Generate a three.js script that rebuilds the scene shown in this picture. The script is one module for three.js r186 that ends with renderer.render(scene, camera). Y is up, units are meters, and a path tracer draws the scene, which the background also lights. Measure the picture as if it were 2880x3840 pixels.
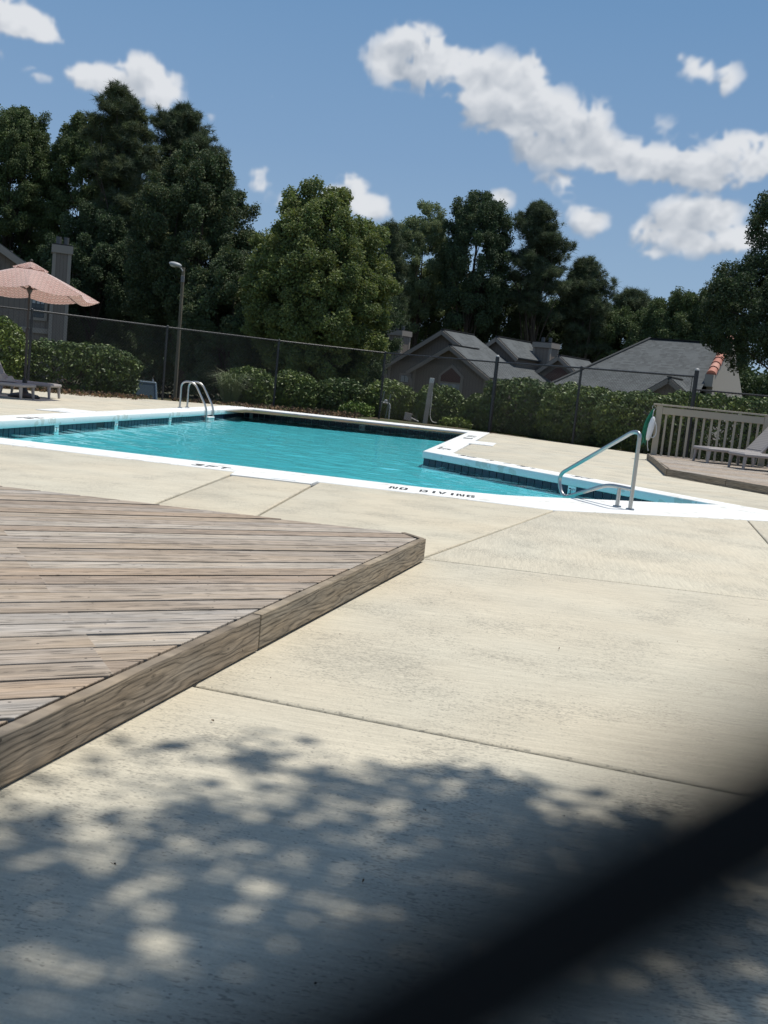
import * as THREE from 'three';
import { mergeGeometries, toCreasedNormals } from 'three/addons/utils/BufferGeometryUtils.js';
import { RoundedBoxGeometry } from 'three/addons/geometries/RoundedBoxGeometry.js';

// ---------------------------------------------------------------- camera, sky, sun, exposure
const scene = new THREE.Scene();
const FOCAL = 3789, PITCH = 0.127, ROLL = 0.101, EYE = new THREE.Vector3(0, 1.02, 0);
const camera = new THREE.PerspectiveCamera(2 * Math.atan(1920 / FOCAL) * 180 / Math.PI, 0.75, 0.008, 900);
const FW = new THREE.Vector3(0, -Math.sin(PITCH), -Math.cos(PITCH));
const UP0 = new THREE.Vector3(0, Math.cos(PITCH), -Math.sin(PITCH)), RT0 = new THREE.Vector3(1, 0, 0);
const RT = RT0.clone().multiplyScalar(Math.cos(ROLL)).addScaledVector(UP0, Math.sin(ROLL));
const UPV = RT0.clone().multiplyScalar(-Math.sin(ROLL)).addScaledVector(UP0, Math.cos(ROLL));
camera.position.copy(EYE);
camera.up.copy(UPV);
camera.lookAt(EYE.clone().add(FW));
camera.focus = 7;
camera.userData.fStop = camera.getFocalLength() / 3.0;      // a lens opening of 3 mm
camera.updateMatrixWorld(true);

const renderer = new THREE.WebGLRenderer({ antialias: true });
renderer.toneMapping = THREE.LinearToneMapping;
renderer.toneMappingExposure = 1.0;
renderer.shadowMap.enabled = true;
renderer.shadowMap.type = THREE.PCFSoftShadowMap;

const SUN = new THREE.Vector3(0.27, 0.95, -0.12).normalize();
const sun = new THREE.DirectionalLight(new THREE.Color(1, 0.95, 0.86), 4.4);
sun.position.copy(SUN).multiplyScalar(80).add(new THREE.Vector3(0, 0, -20));
sun.target.position.set(0, 0, -20);
sun.castShadow = true;
Object.assign(sun.shadow.camera, { left: -60, right: 60, top: 60, bottom: -60, near: 1, far: 200 });
sun.shadow.mapSize.set(2048, 2048);
sun.shadow.radius = 1;
scene.add(sun, sun.target);

// a point seen at photo pixel (u, v) at the given depth in metres; the ray through a pixel met with a level plane
const ray = (u, v) => FW.clone().addScaledVector(RT, (u - 1440) / FOCAL).addScaledVector(UPV, -(v - 1920) / FOCAL);
const at = (u, v, depth) => ray(u, v).multiplyScalar(depth).add(EYE);
const K = 2880 / 1659;

function rng(seed) {
  let a = seed >>> 0;
  return () => { a = (a + 0x6d2b79f5) >>> 0; let t = Math.imul(a ^ (a >>> 15), 1 | a); t = (t + Math.imul(t ^ (t >>> 7), 61 | t)) ^ t; return ((t ^ (t >>> 14)) >>> 0) / 4294967296; };
}
const lerp = (a, b, t) => a + (b - a) * t, clamp = (x, a = 0, b = 1) => Math.min(b, Math.max(a, x));
const smooth = (a, b, x) => { const t = clamp((x - a) / (b - a)); return t * t * (3 - 2 * t); };
const HASH = (() => { const r = rng(77), t = new Float32Array(65536); for (let i = 0; i < 65536; i++) t[i] = r(); return t; })();
function vnoise(x, y, px = 256, py = 256) {           // value noise that repeats after px, py cells
  const xi = Math.floor(x), yi = Math.floor(y), fx = x - xi, fy = y - yi;
  const x0 = ((xi % px) + px) % px, x1 = (x0 + 1) % px, y0 = ((yi % py) + py) % py, y1 = (y0 + 1) % py;
  const h = (a, b) => HASH[((a * 374761 + b * 668265) ^ (a * 131 + (b << 7))) & 65535];
  const u = fx * fx * (3 - 2 * fx), v = fy * fy * (3 - 2 * fy);
  return lerp(lerp(h(x0, y0), h(x1, y0), u), lerp(h(x0, y1), h(x1, y1), u), v);
}
function fbm(x, y, oct, px = 256, py = 256) {
  let s = 0, a = 0.5, n = 0;
  for (let i = 0; i < oct; i++) { s += a * vnoise(x, y, px, py); n += a; a *= 0.5; x *= 2; y *= 2; px *= 2; py *= 2; }
  return s / n;
}

// the sky: clear summer blue, paler to the horizon, with cumulus clouds all round
(function makeSky() {
  const W = 4096, HH = 2048, H2 = 1024, DEG = 360 / W;
  const data = new Float32Array(W * HH * 4);
  const grad = [[0, .40, .53, .66], [6, .285, .425, .60], [12, .215, .355, .56], [20, .155, .295, .51], [40, .135, .235, .42], [90, .115, .19, .345]];
  const base = (el) => { let i = 0; while (i < grad.length - 2 && el > grad[i + 1][0]) i++; const a = grad[i], b = grad[i + 1], t = clamp((el - a[0]) / (b[0] - a[0])); return [1, 2, 3].map((k) => lerp(a[k], b[k], t)); };
  const field = new Float32Array(W * H2);
  const puff = (az, el, ra, re, s) => {
    const ca = Math.cos(el * Math.PI / 180), rx = ra / Math.max(0.2, ca);
    const x0 = Math.floor((az - rx * 1.25) / DEG), x1 = Math.ceil((az + rx * 1.25) / DEG), y0 = Math.max(0, Math.floor((el - re * 1.25) / DEG)), y1 = Math.min(H2 - 1, Math.ceil((el + re * 1.25) / DEG));
    for (let y = y0; y <= y1; y++) for (let x = x0; x <= x1; x++) {
      const q = ((x * DEG - az) / rx) ** 2 + ((y * DEG - el) / re) ** 2;
      if (q > 1.5) continue;
      const v = s * (1 - q / 1.5), i = y * W + (((x % W) + W) % W);
      field[i] = Math.max(field[i], v) + 0.25 * Math.min(field[i], v);
    }
  };
  const seen = (u, v, ru, rv, s) => {
    const d = ray(u * K, v * K).normalize();
    puff((Math.atan2(d.x, -d.z) * 180 / Math.PI + 360) % 360, Math.asin(d.y) * 180 / Math.PI, ru * 0.029, rv * 0.029, s);
  };
  for (const c of [[20, 30, 75, 45, 1], [70, 62, 55, 30, 1], [112, 88, 26, 14, .75], [0, 118, 12, 22, .5], [186, 90, 22, 10, .42],
    [185, 168, 55, 30, .95], [262, 172, 70, 36, 1], [315, 150, 46, 34, 1], [352, 192, 40, 44, 1], [88, 160, 34, 18, .55], [300, 200, 80, 30, .9],
    [588, 196, 20, 17, .68], [458, 250, 13, 14, .4], [562, 392, 28, 28, .9], [600, 424, 38, 20, .7],
    [760, 408, 42, 32, 1], [800, 448, 52, 34, 1], [718, 418, 24, 18, .8],
    [846, 132, 58, 50, 1], [892, 84, 42, 36, 1], [930, 130, 70, 60, 1], [1020, 168, 78, 62, 1], [1092, 186, 76, 56, 1], [1142, 160, 36, 40, .95], [1128, 240, 86, 60, 1], [1060, 240, 70, 45, .9],
    [1205, 262, 66, 60, 1], [1180, 320, 76, 44, 1], [1262, 318, 74, 48, 1], [1335, 344, 76, 42, 1], [1425, 360, 80, 42, 1], [1505, 366, 74, 42, 1], [1560, 392, 50, 24, .9], [1290, 260, 30, 40, .8],
    [1600, 318, 62, 30, 1], [1645, 350, 55, 44, 1], [1440, 272, 34, 22, .42], [1475, 300, 40, 18, .4],
    [1512, 152, 40, 24, .85], [1562, 172, 36, 32, .9], [1482, 128, 24, 14, .7],
    [1200, 392, 42, 22, .75], [1272, 478, 42, 36, .95], [1215, 440, 34, 44, .6], [1082, 432, 28, 24, .85],
    [1396, 506, 46, 36, .9], [1462, 472, 58, 44, 1], [1540, 462, 60, 40, 1], [1600, 520, 66, 30, 1], [1402, 552, 40, 16, .7], [1500, 528, 72, 28, .9]]) seen(...c);
  const r = rng(5);
  for (let g = 0; g < 64; g++) {                       // the same kind of clouds goes on round the rest of the sky
    const az = 24 + r() * 312, el = 6 + 62 * Math.pow(r(), 1.5), n = 3 + Math.floor(r() * 9), s = 0.8 + el / 40;
    let a = az, e = el;
    for (let k = 0; k < n; k++) { puff(((a % 360) + 360) % 360, Math.max(3, e), (0.7 + r() * 1.6) * s, (0.5 + r()) * s, 0.7 + 0.4 * r()); a += (r() - 0.35) * 2.6 * s; e += (r() - 0.5) * 1.2 * s; }
  }
  const dens = new Float32Array(W * H2);
  for (let y = 0; y < H2; y++) for (let x = 0; x < W; x++) {
    const i = y * W + x, f = field[i];
    if (f <= 0) continue;
    const a = x * DEG, e = y * DEG;
    const wx = fbm(a * 0.6, e * 0.6 + 40, 3) - 0.5, wy = fbm(a * 0.6 + 60, e * 0.6, 3) - 0.5;
    const n = fbm((a + wx * 0.9) * 0.8 + 11, (e + wy * 0.9) * 0.95 + 31, 6) + 0.22 * (0.5 - Math.abs(vnoise((a + wx) * 2.1 + 5, (e + wy) * 2.3) - 0.5) * 2);
    dens[i] = smooth(0.0, 0.46, f - 0.41 + (n - 0.5) * 1.40) * clamp(f * 1.2);
  }
  for (let y = 0; y < H2; y++) for (let x = 0; x < W; x++) {
    const i = y * W + x, c = base(y * DEG), d = dens[i];
    let out = c;
    if (d > 0.002) {
      const s = (dx, dy) => { const yy = y + dy; return yy < H2 ? dens[yy * W + ((x + dx) % W)] : 0; };
      const over = (s(3, 6) + s(8, 14) + s(14, 24) + s(20, 36)) / 4, near = clamp(0.5 + (d - (s(3, 5) + s(5, 9)) / 2) * 0.9);
      const ta = x * DEG, te = y * DEG, tw = fbm(ta * 0.8, te * 0.8 + 7, 3) - 0.5, tex = fbm((ta + tw) * 0.8 + 9, (te + tw) * 1.1, 5) - 0.5;
      const lit = clamp(0.87 - 0.46 * over + (near - 0.5) * 0.7 + tex * 1.5);
      const w = [lerp(.36, .76, lit), lerp(.41, .78, lit), lerp(.48, .81, lit)], t = d * 0.96;
      out = c.map((v, k) => lerp(v, w[k], t));
    }
    // mapping: u = atan2(z, x) / 2 pi + 0.5, my azimuth turns from -z towards +x
    const az = x * DEG * Math.PI / 180, X = Math.sin(az), Z = -Math.cos(az);
    const col = Math.floor((Math.atan2(Z, X) / (2 * Math.PI) + 0.5) * W) % W, j = ((y + H2) * W + col) * 4;
    data[j] = out[0]; data[j + 1] = out[1]; data[j + 2] = out[2]; data[j + 3] = 1;
  }
  for (let y = 0; y < H2; y++) for (let x = 0; x < W; x++) { const j = (y * W + x) * 4; data[j] = .2; data[j + 1] = .2; data[j + 2] = .17; data[j + 3] = 1; }
  for (let y = H2; y < HH; y++) for (let x = 0; x < W; x++) { const j = (y * W + x) * 4; if (data[j + 3] === 0) { const k = (y * W + ((x + 1) % W)) * 4; for (let q = 0; q < 4; q++) data[j + q] = data[k + q]; } }
  const t = new THREE.DataTexture(data, W, HH, THREE.RGBAFormat, THREE.FloatType);
  t.mapping = THREE.EquirectangularReflectionMapping; t.magFilter = t.minFilter = THREE.LinearFilter; t.wrapS = THREE.RepeatWrapping; t.needsUpdate = true;
  scene.background = t; scene.environment = t;
})();

// ---------------------------------------------------------------- helpers
const used = new Map();
const numbered = (name) => { const n = used.get(name) ?? 0; used.set(name, n + 1); return n ? `${name}_${String(n).padStart(3, '0')}` : name; };
function tag(o, label, category, group) { o.userData.label = label; o.userData.category = category; if (group) o.userData.group = group; return o; }
function thing(name, label, category, p = [0, 0, 0], turn = 0, group) {
  const o = new THREE.Group(); o.name = numbered(name); o.position.set(...p); o.rotation.y = turn; scene.add(o);
  return tag(o, label, category, group);
}
function part(name, geo, mat, parent) { const m = new THREE.Mesh(geo, mat); m.name = name; m.castShadow = m.receiveShadow = true; parent.add(m); return m; }
function setting(name, geo, mat) { const m = geo ? part(name, geo, mat, scene) : new THREE.Group(); m.name = name; if (!geo) scene.add(m); m.userData.kind = 'structure'; return m; }
function copyOf(root, p, turn, label, group) {
  const r = root.clone(); r.name = numbered(root.name.replace(/_\d{3}$/, '')); r.position.set(...p); r.rotation.set(0, turn, 0); scene.add(r);
  r.userData = { ...root.userData }; if (label) r.userData.label = label; if (group) r.userData.group = group; return r;
}
const V = (x, y, z) => new THREE.Vector3(x, y, z);
const lin = (r, g, b) => new THREE.Color().setRGB(r, g, b);
const mat = (r, g, b, roughness = 0.8, more = {}) => new THREE.MeshStandardMaterial({ color: lin(r, g, b), roughness, ...more });
const box = (w, h, d, x = 0, y = 0, z = 0) => new THREE.BoxGeometry(w, h, d).translate(x, y, z);
const rbox = (w, h, d, r, x = 0, y = 0, z = 0, seg = 2) => new RoundedBoxGeometry(w, h, d, seg, r).translate(x, y, z);
const merge = (a) => mergeGeometries(a.map((g) => { const q = g.index ? g.toNonIndexed() : g; for (const k of Object.keys(q.attributes)) if (!['position', 'normal', 'uv'].includes(k)) q.deleteAttribute(k); return q; }));
function tube(pts, r, seg = 24, rad = 8, closed = false, curve) { return new THREE.TubeGeometry(curve ?? new THREE.CatmullRomCurve3(pts, closed, 'centripetal'), seg, r, rad, closed); }
function bar(a, b, r0, r1 = r0, n = 8) {
  const d = b.clone().sub(a), g = new THREE.CylinderGeometry(r1, r0, d.length(), n, 1);
  return g.applyQuaternion(new THREE.Quaternion().setFromUnitVectors(V(0, 1, 0), d.normalize())).translate((a.x + b.x) / 2, (a.y + b.y) / 2, (a.z + b.z) / 2);
}
function rounded(pts, r) {        // a path of straight runs joined by bends of radius r
  const path = new THREE.CurvePath();
  let last = pts[0];
  for (let i = 1; i < pts.length; i++) {
    const b = pts[i];
    if (i === pts.length - 1) { path.add(new THREE.LineCurve3(last, b)); break; }
    const d0 = b.clone().sub(last), d1 = pts[i + 1].clone().sub(b), rr = Math.min(r, d0.length() * 0.9, d1.length() * 0.48);
    const p0 = b.clone().addScaledVector(d0.normalize(), -rr), p1 = b.clone().addScaledVector(d1.normalize(), rr);
    path.add(new THREE.LineCurve3(last, p0)); path.add(new THREE.QuadraticBezierCurve3(p0, b, p1)); last = p1;
  }
  return path;
}
function sampled(path, n = 64) { return path.getSpacedPoints(n); }
// a plan outline [[x, z], ...] raised from y0 to y1 with eased edges; holes likewise
function slabGeo(pts, y0, y1, bevel = 0.008, inset = 0, holes = []) {
  const sh = new THREE.Shape(pts.map(([x, z]) => new THREE.Vector2(x, -z)));
  for (const h of holes) sh.holes.push(new THREE.Path(h.map(([x, z]) => new THREE.Vector2(x, -z))));
  const g = new THREE.ExtrudeGeometry(sh, { depth: y1 - y0 - 2 * bevel, bevelEnabled: bevel > 0, bevelThickness: bevel, bevelSize: bevel, bevelOffset: -bevel - inset, bevelSegments: 2 });
  return g.rotateX(-Math.PI / 2).translate(0, y0 + bevel, 0);
}
function texture(w, h, fill, { srgb = true, repeat } = {}) {
  const d = new Uint8Array(w * h * 4), px = [0, 0, 0];
  const enc = (c) => 255 * (srgb ? (c <= 0.0031308 ? 12.92 * c : 1.055 * Math.pow(c, 1 / 2.4) - 0.055) : c);
  for (let y = 0; y < h; y++) for (let x = 0; x < w; x++) { fill(x / w, y / h, px); const i = (y * w + x) * 4; for (let k = 0; k < 3; k++) d[i + k] = clamp(enc(Math.max(0, px[k])), 0, 255); d[i + 3] = 255; }
  const t = new THREE.DataTexture(d, w, h); t.wrapS = t.wrapT = THREE.RepeatWrapping; t.magFilter = t.minFilter = THREE.LinearFilter;
  if (srgb) t.colorSpace = THREE.SRGBColorSpace;
  if (repeat) t.repeat.set(...repeat);
  t.needsUpdate = true; return t;
}
function again(t, rx, ry, rot = 0, ox = 0, oy = 0) { const c = t.clone(); c.repeat.set(rx, ry); c.rotation = rot; c.offset.set(ox, oy); c.needsUpdate = true; return c; }

// ---------------------------------------------------------------- the lie of the land
const FENCE_Z = [[-60, 8], [-16, -19], [-13, -21.4], [-8.6, -23.8], [-5.9, -26], [-3.3, -27.9], [-0.4, -29.1], [2.6, -27.3], [4.5, -25], [6.7, -23.2], [10, -21.5], [16, -18], [60, -2]];
function fenceZ(x) { let i = 0; while (i < FENCE_Z.length - 2 && x > FENCE_Z[i + 1][0]) i++; const [a, b] = [FENCE_Z[i], FENCE_Z[i + 1]]; return lerp(a[1], b[1], clamp((x - a[0]) / (b[0] - a[0]))); }
function land(x, z) {
  const s = fenceZ(x) - z - 0.6;
  return -0.03 - 2.3 * smooth(0, 15, s) + (s > 0 ? 0.12 * (vnoise(x * 0.3 + 50, z * 0.3 + 50) - 0.5) * clamp(s / 3) : 0);
}

// ---------------------------------------------------------------- surface textures
// brushed, painted concrete: cream coat worn off the ridges in fine streaks
const concreteTex = texture(2048, 2048, (u, v, p) => {
  const patch = fbm(u * 9, v * 9, 4, 9, 9), fine = vnoise(u * 900, v * 900, 900, 900), grit = vnoise(u * 420 + 3, v * 420, 420, 420);
  const streak = 0.6 * vnoise(u * 230, v * 820, 230, 820) + 0.4 * vnoise(u * 420 + 9, v * 1000, 420, 1000);
  const wear = smooth(0.63, 0.84, streak + (patch - 0.5) * 0.62 + (grit - 0.5) * 0.20);
  const brush = 0.6 * vnoise(u * 22 + 5, v * 330, 22, 330) + 0.4 * vnoise(u * 60, v * 520 + 3, 60, 520);
  const tone = 0.93 + (fbm(u * 5 + 3, v * 9, 4, 5, 9) - 0.5) * 0.13 + (fine - 0.5) * 0.10 + (grit - 0.5) * 0.08 + (streak - 0.5) * 0.12 + (brush - 0.5) * 0.26;
  const warm = 1 + (fbm(u * 4 + 8, v * 4 + 2, 3, 4, 4) - 0.5) * 0.06;
  p[0] = lerp(0.565 * tone * warm, 0.22, wear * 0.7); p[1] = lerp(0.520 * tone, 0.205, wear * 0.7); p[2] = lerp(0.415 * tone / warm, 0.17, wear * 0.7);
});
const concreteBump = texture(1024, 1024, (u, v, p) => { const s = 0.6 * vnoise(u * 100, v * 420, 100, 420) + 0.4 * vnoise(u * 500, v * 500, 500, 500); p[0] = p[1] = p[2] = s; }, { srgb: false });
function concrete(rot, ox, oy, tint = [1, 1, 1], s = 0.40) {
  return new THREE.MeshStandardMaterial({ color: lin(...tint), map: again(concreteTex, s, s, rot, ox, oy), bumpMap: again(concreteBump, s, s, rot, ox, oy), bumpScale: 0.0016, roughness: 0.86 });
}
const whiteCoatTex = texture(1024, 1024, (u, v, p) => {
  const a = fbm(u * 9, v * 9, 5, 9, 9), f = vnoise(u * 300, v * 300, 300, 300), chip = smooth(0.70, 0.74, fbm(u * 30 + 5, v * 30, 4, 30, 30) + (a - 0.5) * 0.5);
  const k = 0.97 + (a - 0.5) * 0.10 + (f - 0.5) * 0.05;
  p[0] = lerp(0.76 * k, 0.52, chip * 0.6); p[1] = lerp(0.77 * k, 0.50, chip * 0.6); p[2] = lerp(0.76 * k, 0.44, chip * 0.6);
});
const whiteCoat = new THREE.MeshStandardMaterial({ map: again(whiteCoatTex, 0.35, 0.35), bumpMap: again(whiteCoatTex, 0.35, 0.35), bumpScale: 0.002, roughness: 0.7 });
// weathered boards: grain along u
function woodTexture(seed, tint, knots, contrast) {
  const r = rng(seed), ks = [];
  for (let i = 0; i < knots; i++) ks.push([r(), 0.15 + 0.7 * r(), 0.010 + 0.012 * r()]);
  return texture(1024, 256, (u, v, p) => {
    let warp = 0, dark = 0;
    for (const [ku, kv, kr] of ks) {
      let du = u - ku; du -= Math.round(du);
      const q = Math.hypot(du * 2.4, (v - kv) * 0.6) / kr;
      warp += Math.exp(-q * 0.28) * (v - kv) * 5.5; dark = Math.max(dark, 1 - smooth(0.35, 0.95, q), 0.55 * Math.exp(-((q - 1.2) ** 2) * 3));
    }
    const g0 = v * 7 - warp + (fbm(u * 5 + seed, v * 3, 3, 5, 256) - 0.5) * 3.0;
    const ring = Math.pow(Math.abs(Math.sin(g0 * 3.1)), 0.6), line = vnoise(u * 16, v * 30 - warp * 4 + seed, 16, 256), hair = vnoise(u * 44, v * 72 - warp * 8, 44, 256), fuzz = vnoise(u * 160, v * 128, 160, 128);
    const crack = smooth(0.76, 0.84, vnoise(u * 9 + seed, v * 22 - warp * 3, 9, 256)) * smooth(0.3, 0.6, vnoise(u * 30, v * 9 + 5, 30, 256));
    let k = 0.84 + contrast * (ring - 0.55) + (line - 0.5) * 0.42 + (hair - 0.5) * 0.40 + (fuzz - 0.5) * 0.12 + (fbm(u * 8, v * 4 + seed, 3, 8, 256) - 0.5) * 0.45;
    k *= 1 - (contrast > 0.5 ? 0.2 : 0.66) * crack; k = lerp(k, 0.24, dark * 0.85);
    for (const nv of [0.17, 0.78]) { const du = (u * 4 + nv * 0.13) % 1 - 0.5, q = Math.hypot(du * 0.45, (v - nv) * 0.15) / 0.0042; if (q < 1.3) k = lerp(0.22, k, smooth(0.7, 1.3, q)); }      // nail heads
    const warm = fbm(u * 5 + 20, v * 3 + seed, 3, 5, 256);
    p[0] = tint[0] * k * (0.97 + 0.12 * warm); p[1] = tint[1] * k; p[2] = tint[2] * k * (1.07 - 0.16 * warm);
  });
}
const plankTex = [woodTexture(11, [.38, .325, .262], 5, .14), woodTexture(23, [.44, .405, .355], 4, .10), woodTexture(37, [.365, .298, .232], 6, .18), woodTexture(53, [.40, .350, .292], 5, .14)];
const fasciaTex = [woodTexture(71, [.235, .198, .146], 3, .75), woodTexture(83, [.225, .188, .142], 4, .80)];
const plankMats = plankTex.flatMap((t) => [0, 1].map((k) => new THREE.MeshStandardMaterial({ map: again(t, 0.55, 6.6, 0, 0.37 * k, 0.21 * k), bumpMap: again(t, 0.55, 6.6, 0, 0.37 * k, 0.21 * k), bumpScale: 0.003, roughness: 0.88, color: lin(...(k ? [1, .98, .95] : [.92, .92, .93])) })));
const fasciaMats = fasciaTex.map((t) => new THREE.MeshStandardMaterial({ map: again(t, 0.75, 6.9), bumpMap: again(t, 0.75, 6.9), bumpScale: 0.004, roughness: 0.9 }));
const agedFasciaMat = new THREE.MeshStandardMaterial({ map: again(fasciaTex[0], 0.42, 6.9, 0, 0.4, 0), bumpMap: again(fasciaTex[0], 0.42, 6.9), bumpScale: 0.003, roughness: 0.9, color: lin(.95, .95, .97) });
const groundTex = texture(1024, 1024, (u, v, p) => {
  const a = fbm(u * 10, v * 10, 5, 10, 10), f = vnoise(u * 260, v * 260, 260, 260), g = smooth(0.4, 0.62, fbm(u * 17 + 4, v * 17, 4, 17, 17));
  const k = 0.6 + a * 0.5 + (f - 0.5) * 0.5;
  p[0] = lerp(.105, .06, g) * k; p[1] = lerp(.075, .085, g) * k; p[2] = lerp(.045, .03, g) * k;
});
const groundMat = new THREE.MeshStandardMaterial({ map: groundTex, bumpMap: groundTex, bumpScale: 0.03, roughness: 1 });
const steel = new THREE.MeshStandardMaterial({ color: lin(.44, .44, .43), metalness: 1, roughness: 0.36 });
const blackMetal = mat(.016, .016, .018, 0.42);
const darkBase = mat(.05, .045, .038, 1);

// ---------------------------------------------------------------- ground
(function ground() {
  const N = 150, wx = (t) => Math.sinh(t * 4.6) * 7, xs = [], zs = [];
  for (let i = 0; i <= N; i++) { const t = (i / N) * 2 - 1; xs.push(wx(t)); zs.push(-20 + wx(t)); }
  const pos = [], uv = [], idx = [];
  for (const z of zs) for (const x of xs) { pos.push(x, land(x, z), z); uv.push(x * 0.22, -z * 0.22); }
  const hidden = (x, z) => x > -12 && x < 9 && z < 2.5 && z > Math.max(fenceZ(x) + 3, -24.6);
  for (let j = 0; j < N; j++) for (let i = 0; i < N; i++) {
    const a = j * (N + 1) + i, b = a + 1, c = a + N + 1, d = c + 1;
    if (hidden(xs[i], zs[j]) && hidden(xs[i + 1], zs[j]) && hidden(xs[i], zs[j + 1]) && hidden(xs[i + 1], zs[j + 1])) continue;   // the pool is dug here, under the paving
    idx.push(a, c, b, b, c, d);
  }
  const g = new THREE.BufferGeometry(); g.setAttribute('position', new THREE.Float32BufferAttribute(pos, 3)); g.setAttribute('uv', new THREE.Float32BufferAttribute(uv, 2)); g.setIndex(idx); g.computeVertexNormals();
  setting('ground', g, groundMat);
})();

// ---------------------------------------------------------------- pool
const WATER_Y = -0.170, TILE_TOP = -0.105;
const POOL = [[-5.45, -11.18], [0.45, -10.24], [1.17, -10.28], [1.65, -10.51], [2.61, -11.03], [3.28, -11.38], [3.87, -11.73], [0.52, -16.08], [1.88, -25.28], [-3.62, -26.06], [-3.80, -25.88]];
const OUTER = [[-5.95, -10.66], [-3.85, -10.33], [-1.49, -9.92], [-0.66, -9.76], [0.56, -9.56], [1.20, -9.44], [1.58, -9.37], [2.42, -9.74], [3.71, -10.30], [4.95, -10.86], [1.0, -16.31], [2.44, -25.8], [2.52, -26.25], [-4.35, -27.05]];
(function pool() {
  const shell = setting('pool_shell');
  const plaster = mat(.44, .59, .62, 0.85);
  const off = (d) => POOL.map((p, i) => {            // the outline moved outwards by d
    const a = POOL[(i + POOL.length - 1) % POOL.length], b = POOL[(i + 1) % POOL.length];
    const n0 = V(p[1] - a[1], 0, -(p[0] - a[0])).normalize(), n1 = V(b[1] - p[1], 0, -(b[0] - p[0])).normalize(), n = n0.clone().add(n1).normalize(), k = d / Math.max(0.45, n.dot(n0));
    return [p[0] - n.x * k, p[1] - n.z * k];
  });
  const wall = off(0.035), wallGeos = [];
  for (let i = 0; i < wall.length; i++) {
    const a = wall[i], b = wall[(i + 1) % wall.length], g = new THREE.BufferGeometry();
    g.setAttribute('position', new THREE.Float32BufferAttribute([a[0], -0.45, a[1], b[0], -0.45, b[1], b[0], -0.09, b[1], a[0], -0.45, a[1], b[0], -0.09, b[1], a[0], -0.09, a[1]], 3));
    g.setAttribute('uv', new THREE.Float32BufferAttribute(new Array(12).fill(0), 2)); g.computeVertexNormals(); wallGeos.push(g);
  }
  part('pool_wall', merge(wallGeos), mat(.74, .78, .78, 0.85), shell);
  part('pool_floor', slabGeo(off(0.1), -0.50, -0.255, 0), plaster, shell);        // at the depth where bent light shows it: the water sheet does not bend light

  // waterline tiles, one by one, with white depth markers between
  const tileGeo = rbox(0.143, 0.148, 0.012, 0.003, 0, 0, 0, 1), tileBlue = [0, 1, 2].map((k) => mat([.008, .010, .006][k], [.014, .017, .012][k], [.036, .043, .030][k], 0.3));
  const mark = (big, small) => {
    const c = document.createElement('canvas'); c.width = c.height = 128; const x = c.getContext('2d');
    x.fillStyle = '#e9eeec'; x.fillRect(0, 0, 128, 128); x.fillStyle = '#15191c'; x.font = 'bold 104px sans-serif'; x.textBaseline = 'alphabetic'; x.fillText(big, 12, 98);
    x.font = 'bold 40px sans-serif'; x.fillText(small, 72, 52);
    const t = new THREE.CanvasTexture(c); t.colorSpace = THREE.SRGBColorSpace; return new THREE.MeshStandardMaterial({ map: t, roughness: 0.2 });
  };
  const marks = { 3: mark('3', 'FT'), 4: mark('4', 'FT'), 5: mark('5', 'FT') };
  const r = rng(3), P = 0.1555;
  const row = (a, b, first, special = {}) => {
    const d = V(b[0] - a[0], 0, b[1] - a[1]), L = d.length(); d.normalize();
    const n = V(-d.z, 0, d.x), turn = Math.atan2(-d.z, d.x);          // n points into the pool when a to b keeps it on the right
    for (let k = 0, s = first; s < L - 0.05; k++, s += P) {
      const sp = special[k];
      if (sp === 'gap') continue;
      const m = part(sp ? 'depth_marker_tile' : 'tile', tileGeo, sp ? marks[sp] : tileBlue[Math.floor(r() * 3)], shell);
      m.position.set(a[0] + d.x * s + n.x * -0.022, TILE_TOP - 0.076, a[1] + d.z * s + n.z * -0.022); m.rotation.y = turn;
    }
  };
  // left side from near to far, far side from left to right, slanting side from the point to the right corner
  row([-5.45, -11.18], [-3.80, -25.88], 0.12, { 25: '3', 35: 'gap', 36: 'gap', 40: '4', 58: '5' });
  row([-3.80, -25.88], [-3.62, -26.06], 0.10);
  row([-3.62, -26.06], [1.88, -25.28], 0.08, { 18: '5' });
  row([0.52, -16.08], [3.87, -11.73], 0.085, { 20: '3' });
  row([1.88, -25.28], [0.52, -16.08], 0.08);
  // skimmer mouth in the left side
  const dl = V(1.65, 0, -14.7).normalize(), s = 0.12 + 35.5 * P;
  const sk = part('skimmer_mouth', box(0.30, 0.15, 0.05), mat(.012, .018, .025, 0.6), shell); sk.position.set(-5.45 + dl.x * s - 0.05, TILE_TOP - 0.076, -11.18 + dl.z * s); sk.rotation.y = Math.atan2(-dl.z, dl.x);

  // the white painted coping round it
  const coping = setting('pool_coping');
  const cg = toCreasedNormals(slabGeo(OUTER, TILE_TOP, 0.006, 0.014, 0, [POOL]), 0.9);
  part('coping_band', cg, whiteCoat, coping);
  const lid = (pts, inner) => {
    part('skimmer_pad', slabGeo(pts, -0.02, 0.012, 0.003), whiteCoat, coping);
    if (inner) part('skimmer_lid', slabGeo(inner, 0.0, 0.016, 0.0015), whiteCoat, coping);
  };
  lid([[-1.49, -9.92], [-0.67, -9.76], [-0.71, -9.45], [-1.49, -9.55]], [[-1.12, -9.79], [-0.88, -9.75], [-0.86, -9.54], [-1.10, -9.57]]);
  lid([[1.50, -19.75], [1.98, -19.72], [2.17, -20.95], [1.69, -21.0]], [[1.62, -20.0], [1.86, -19.98], [1.99, -20.7], [1.75, -20.73]]);
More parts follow.
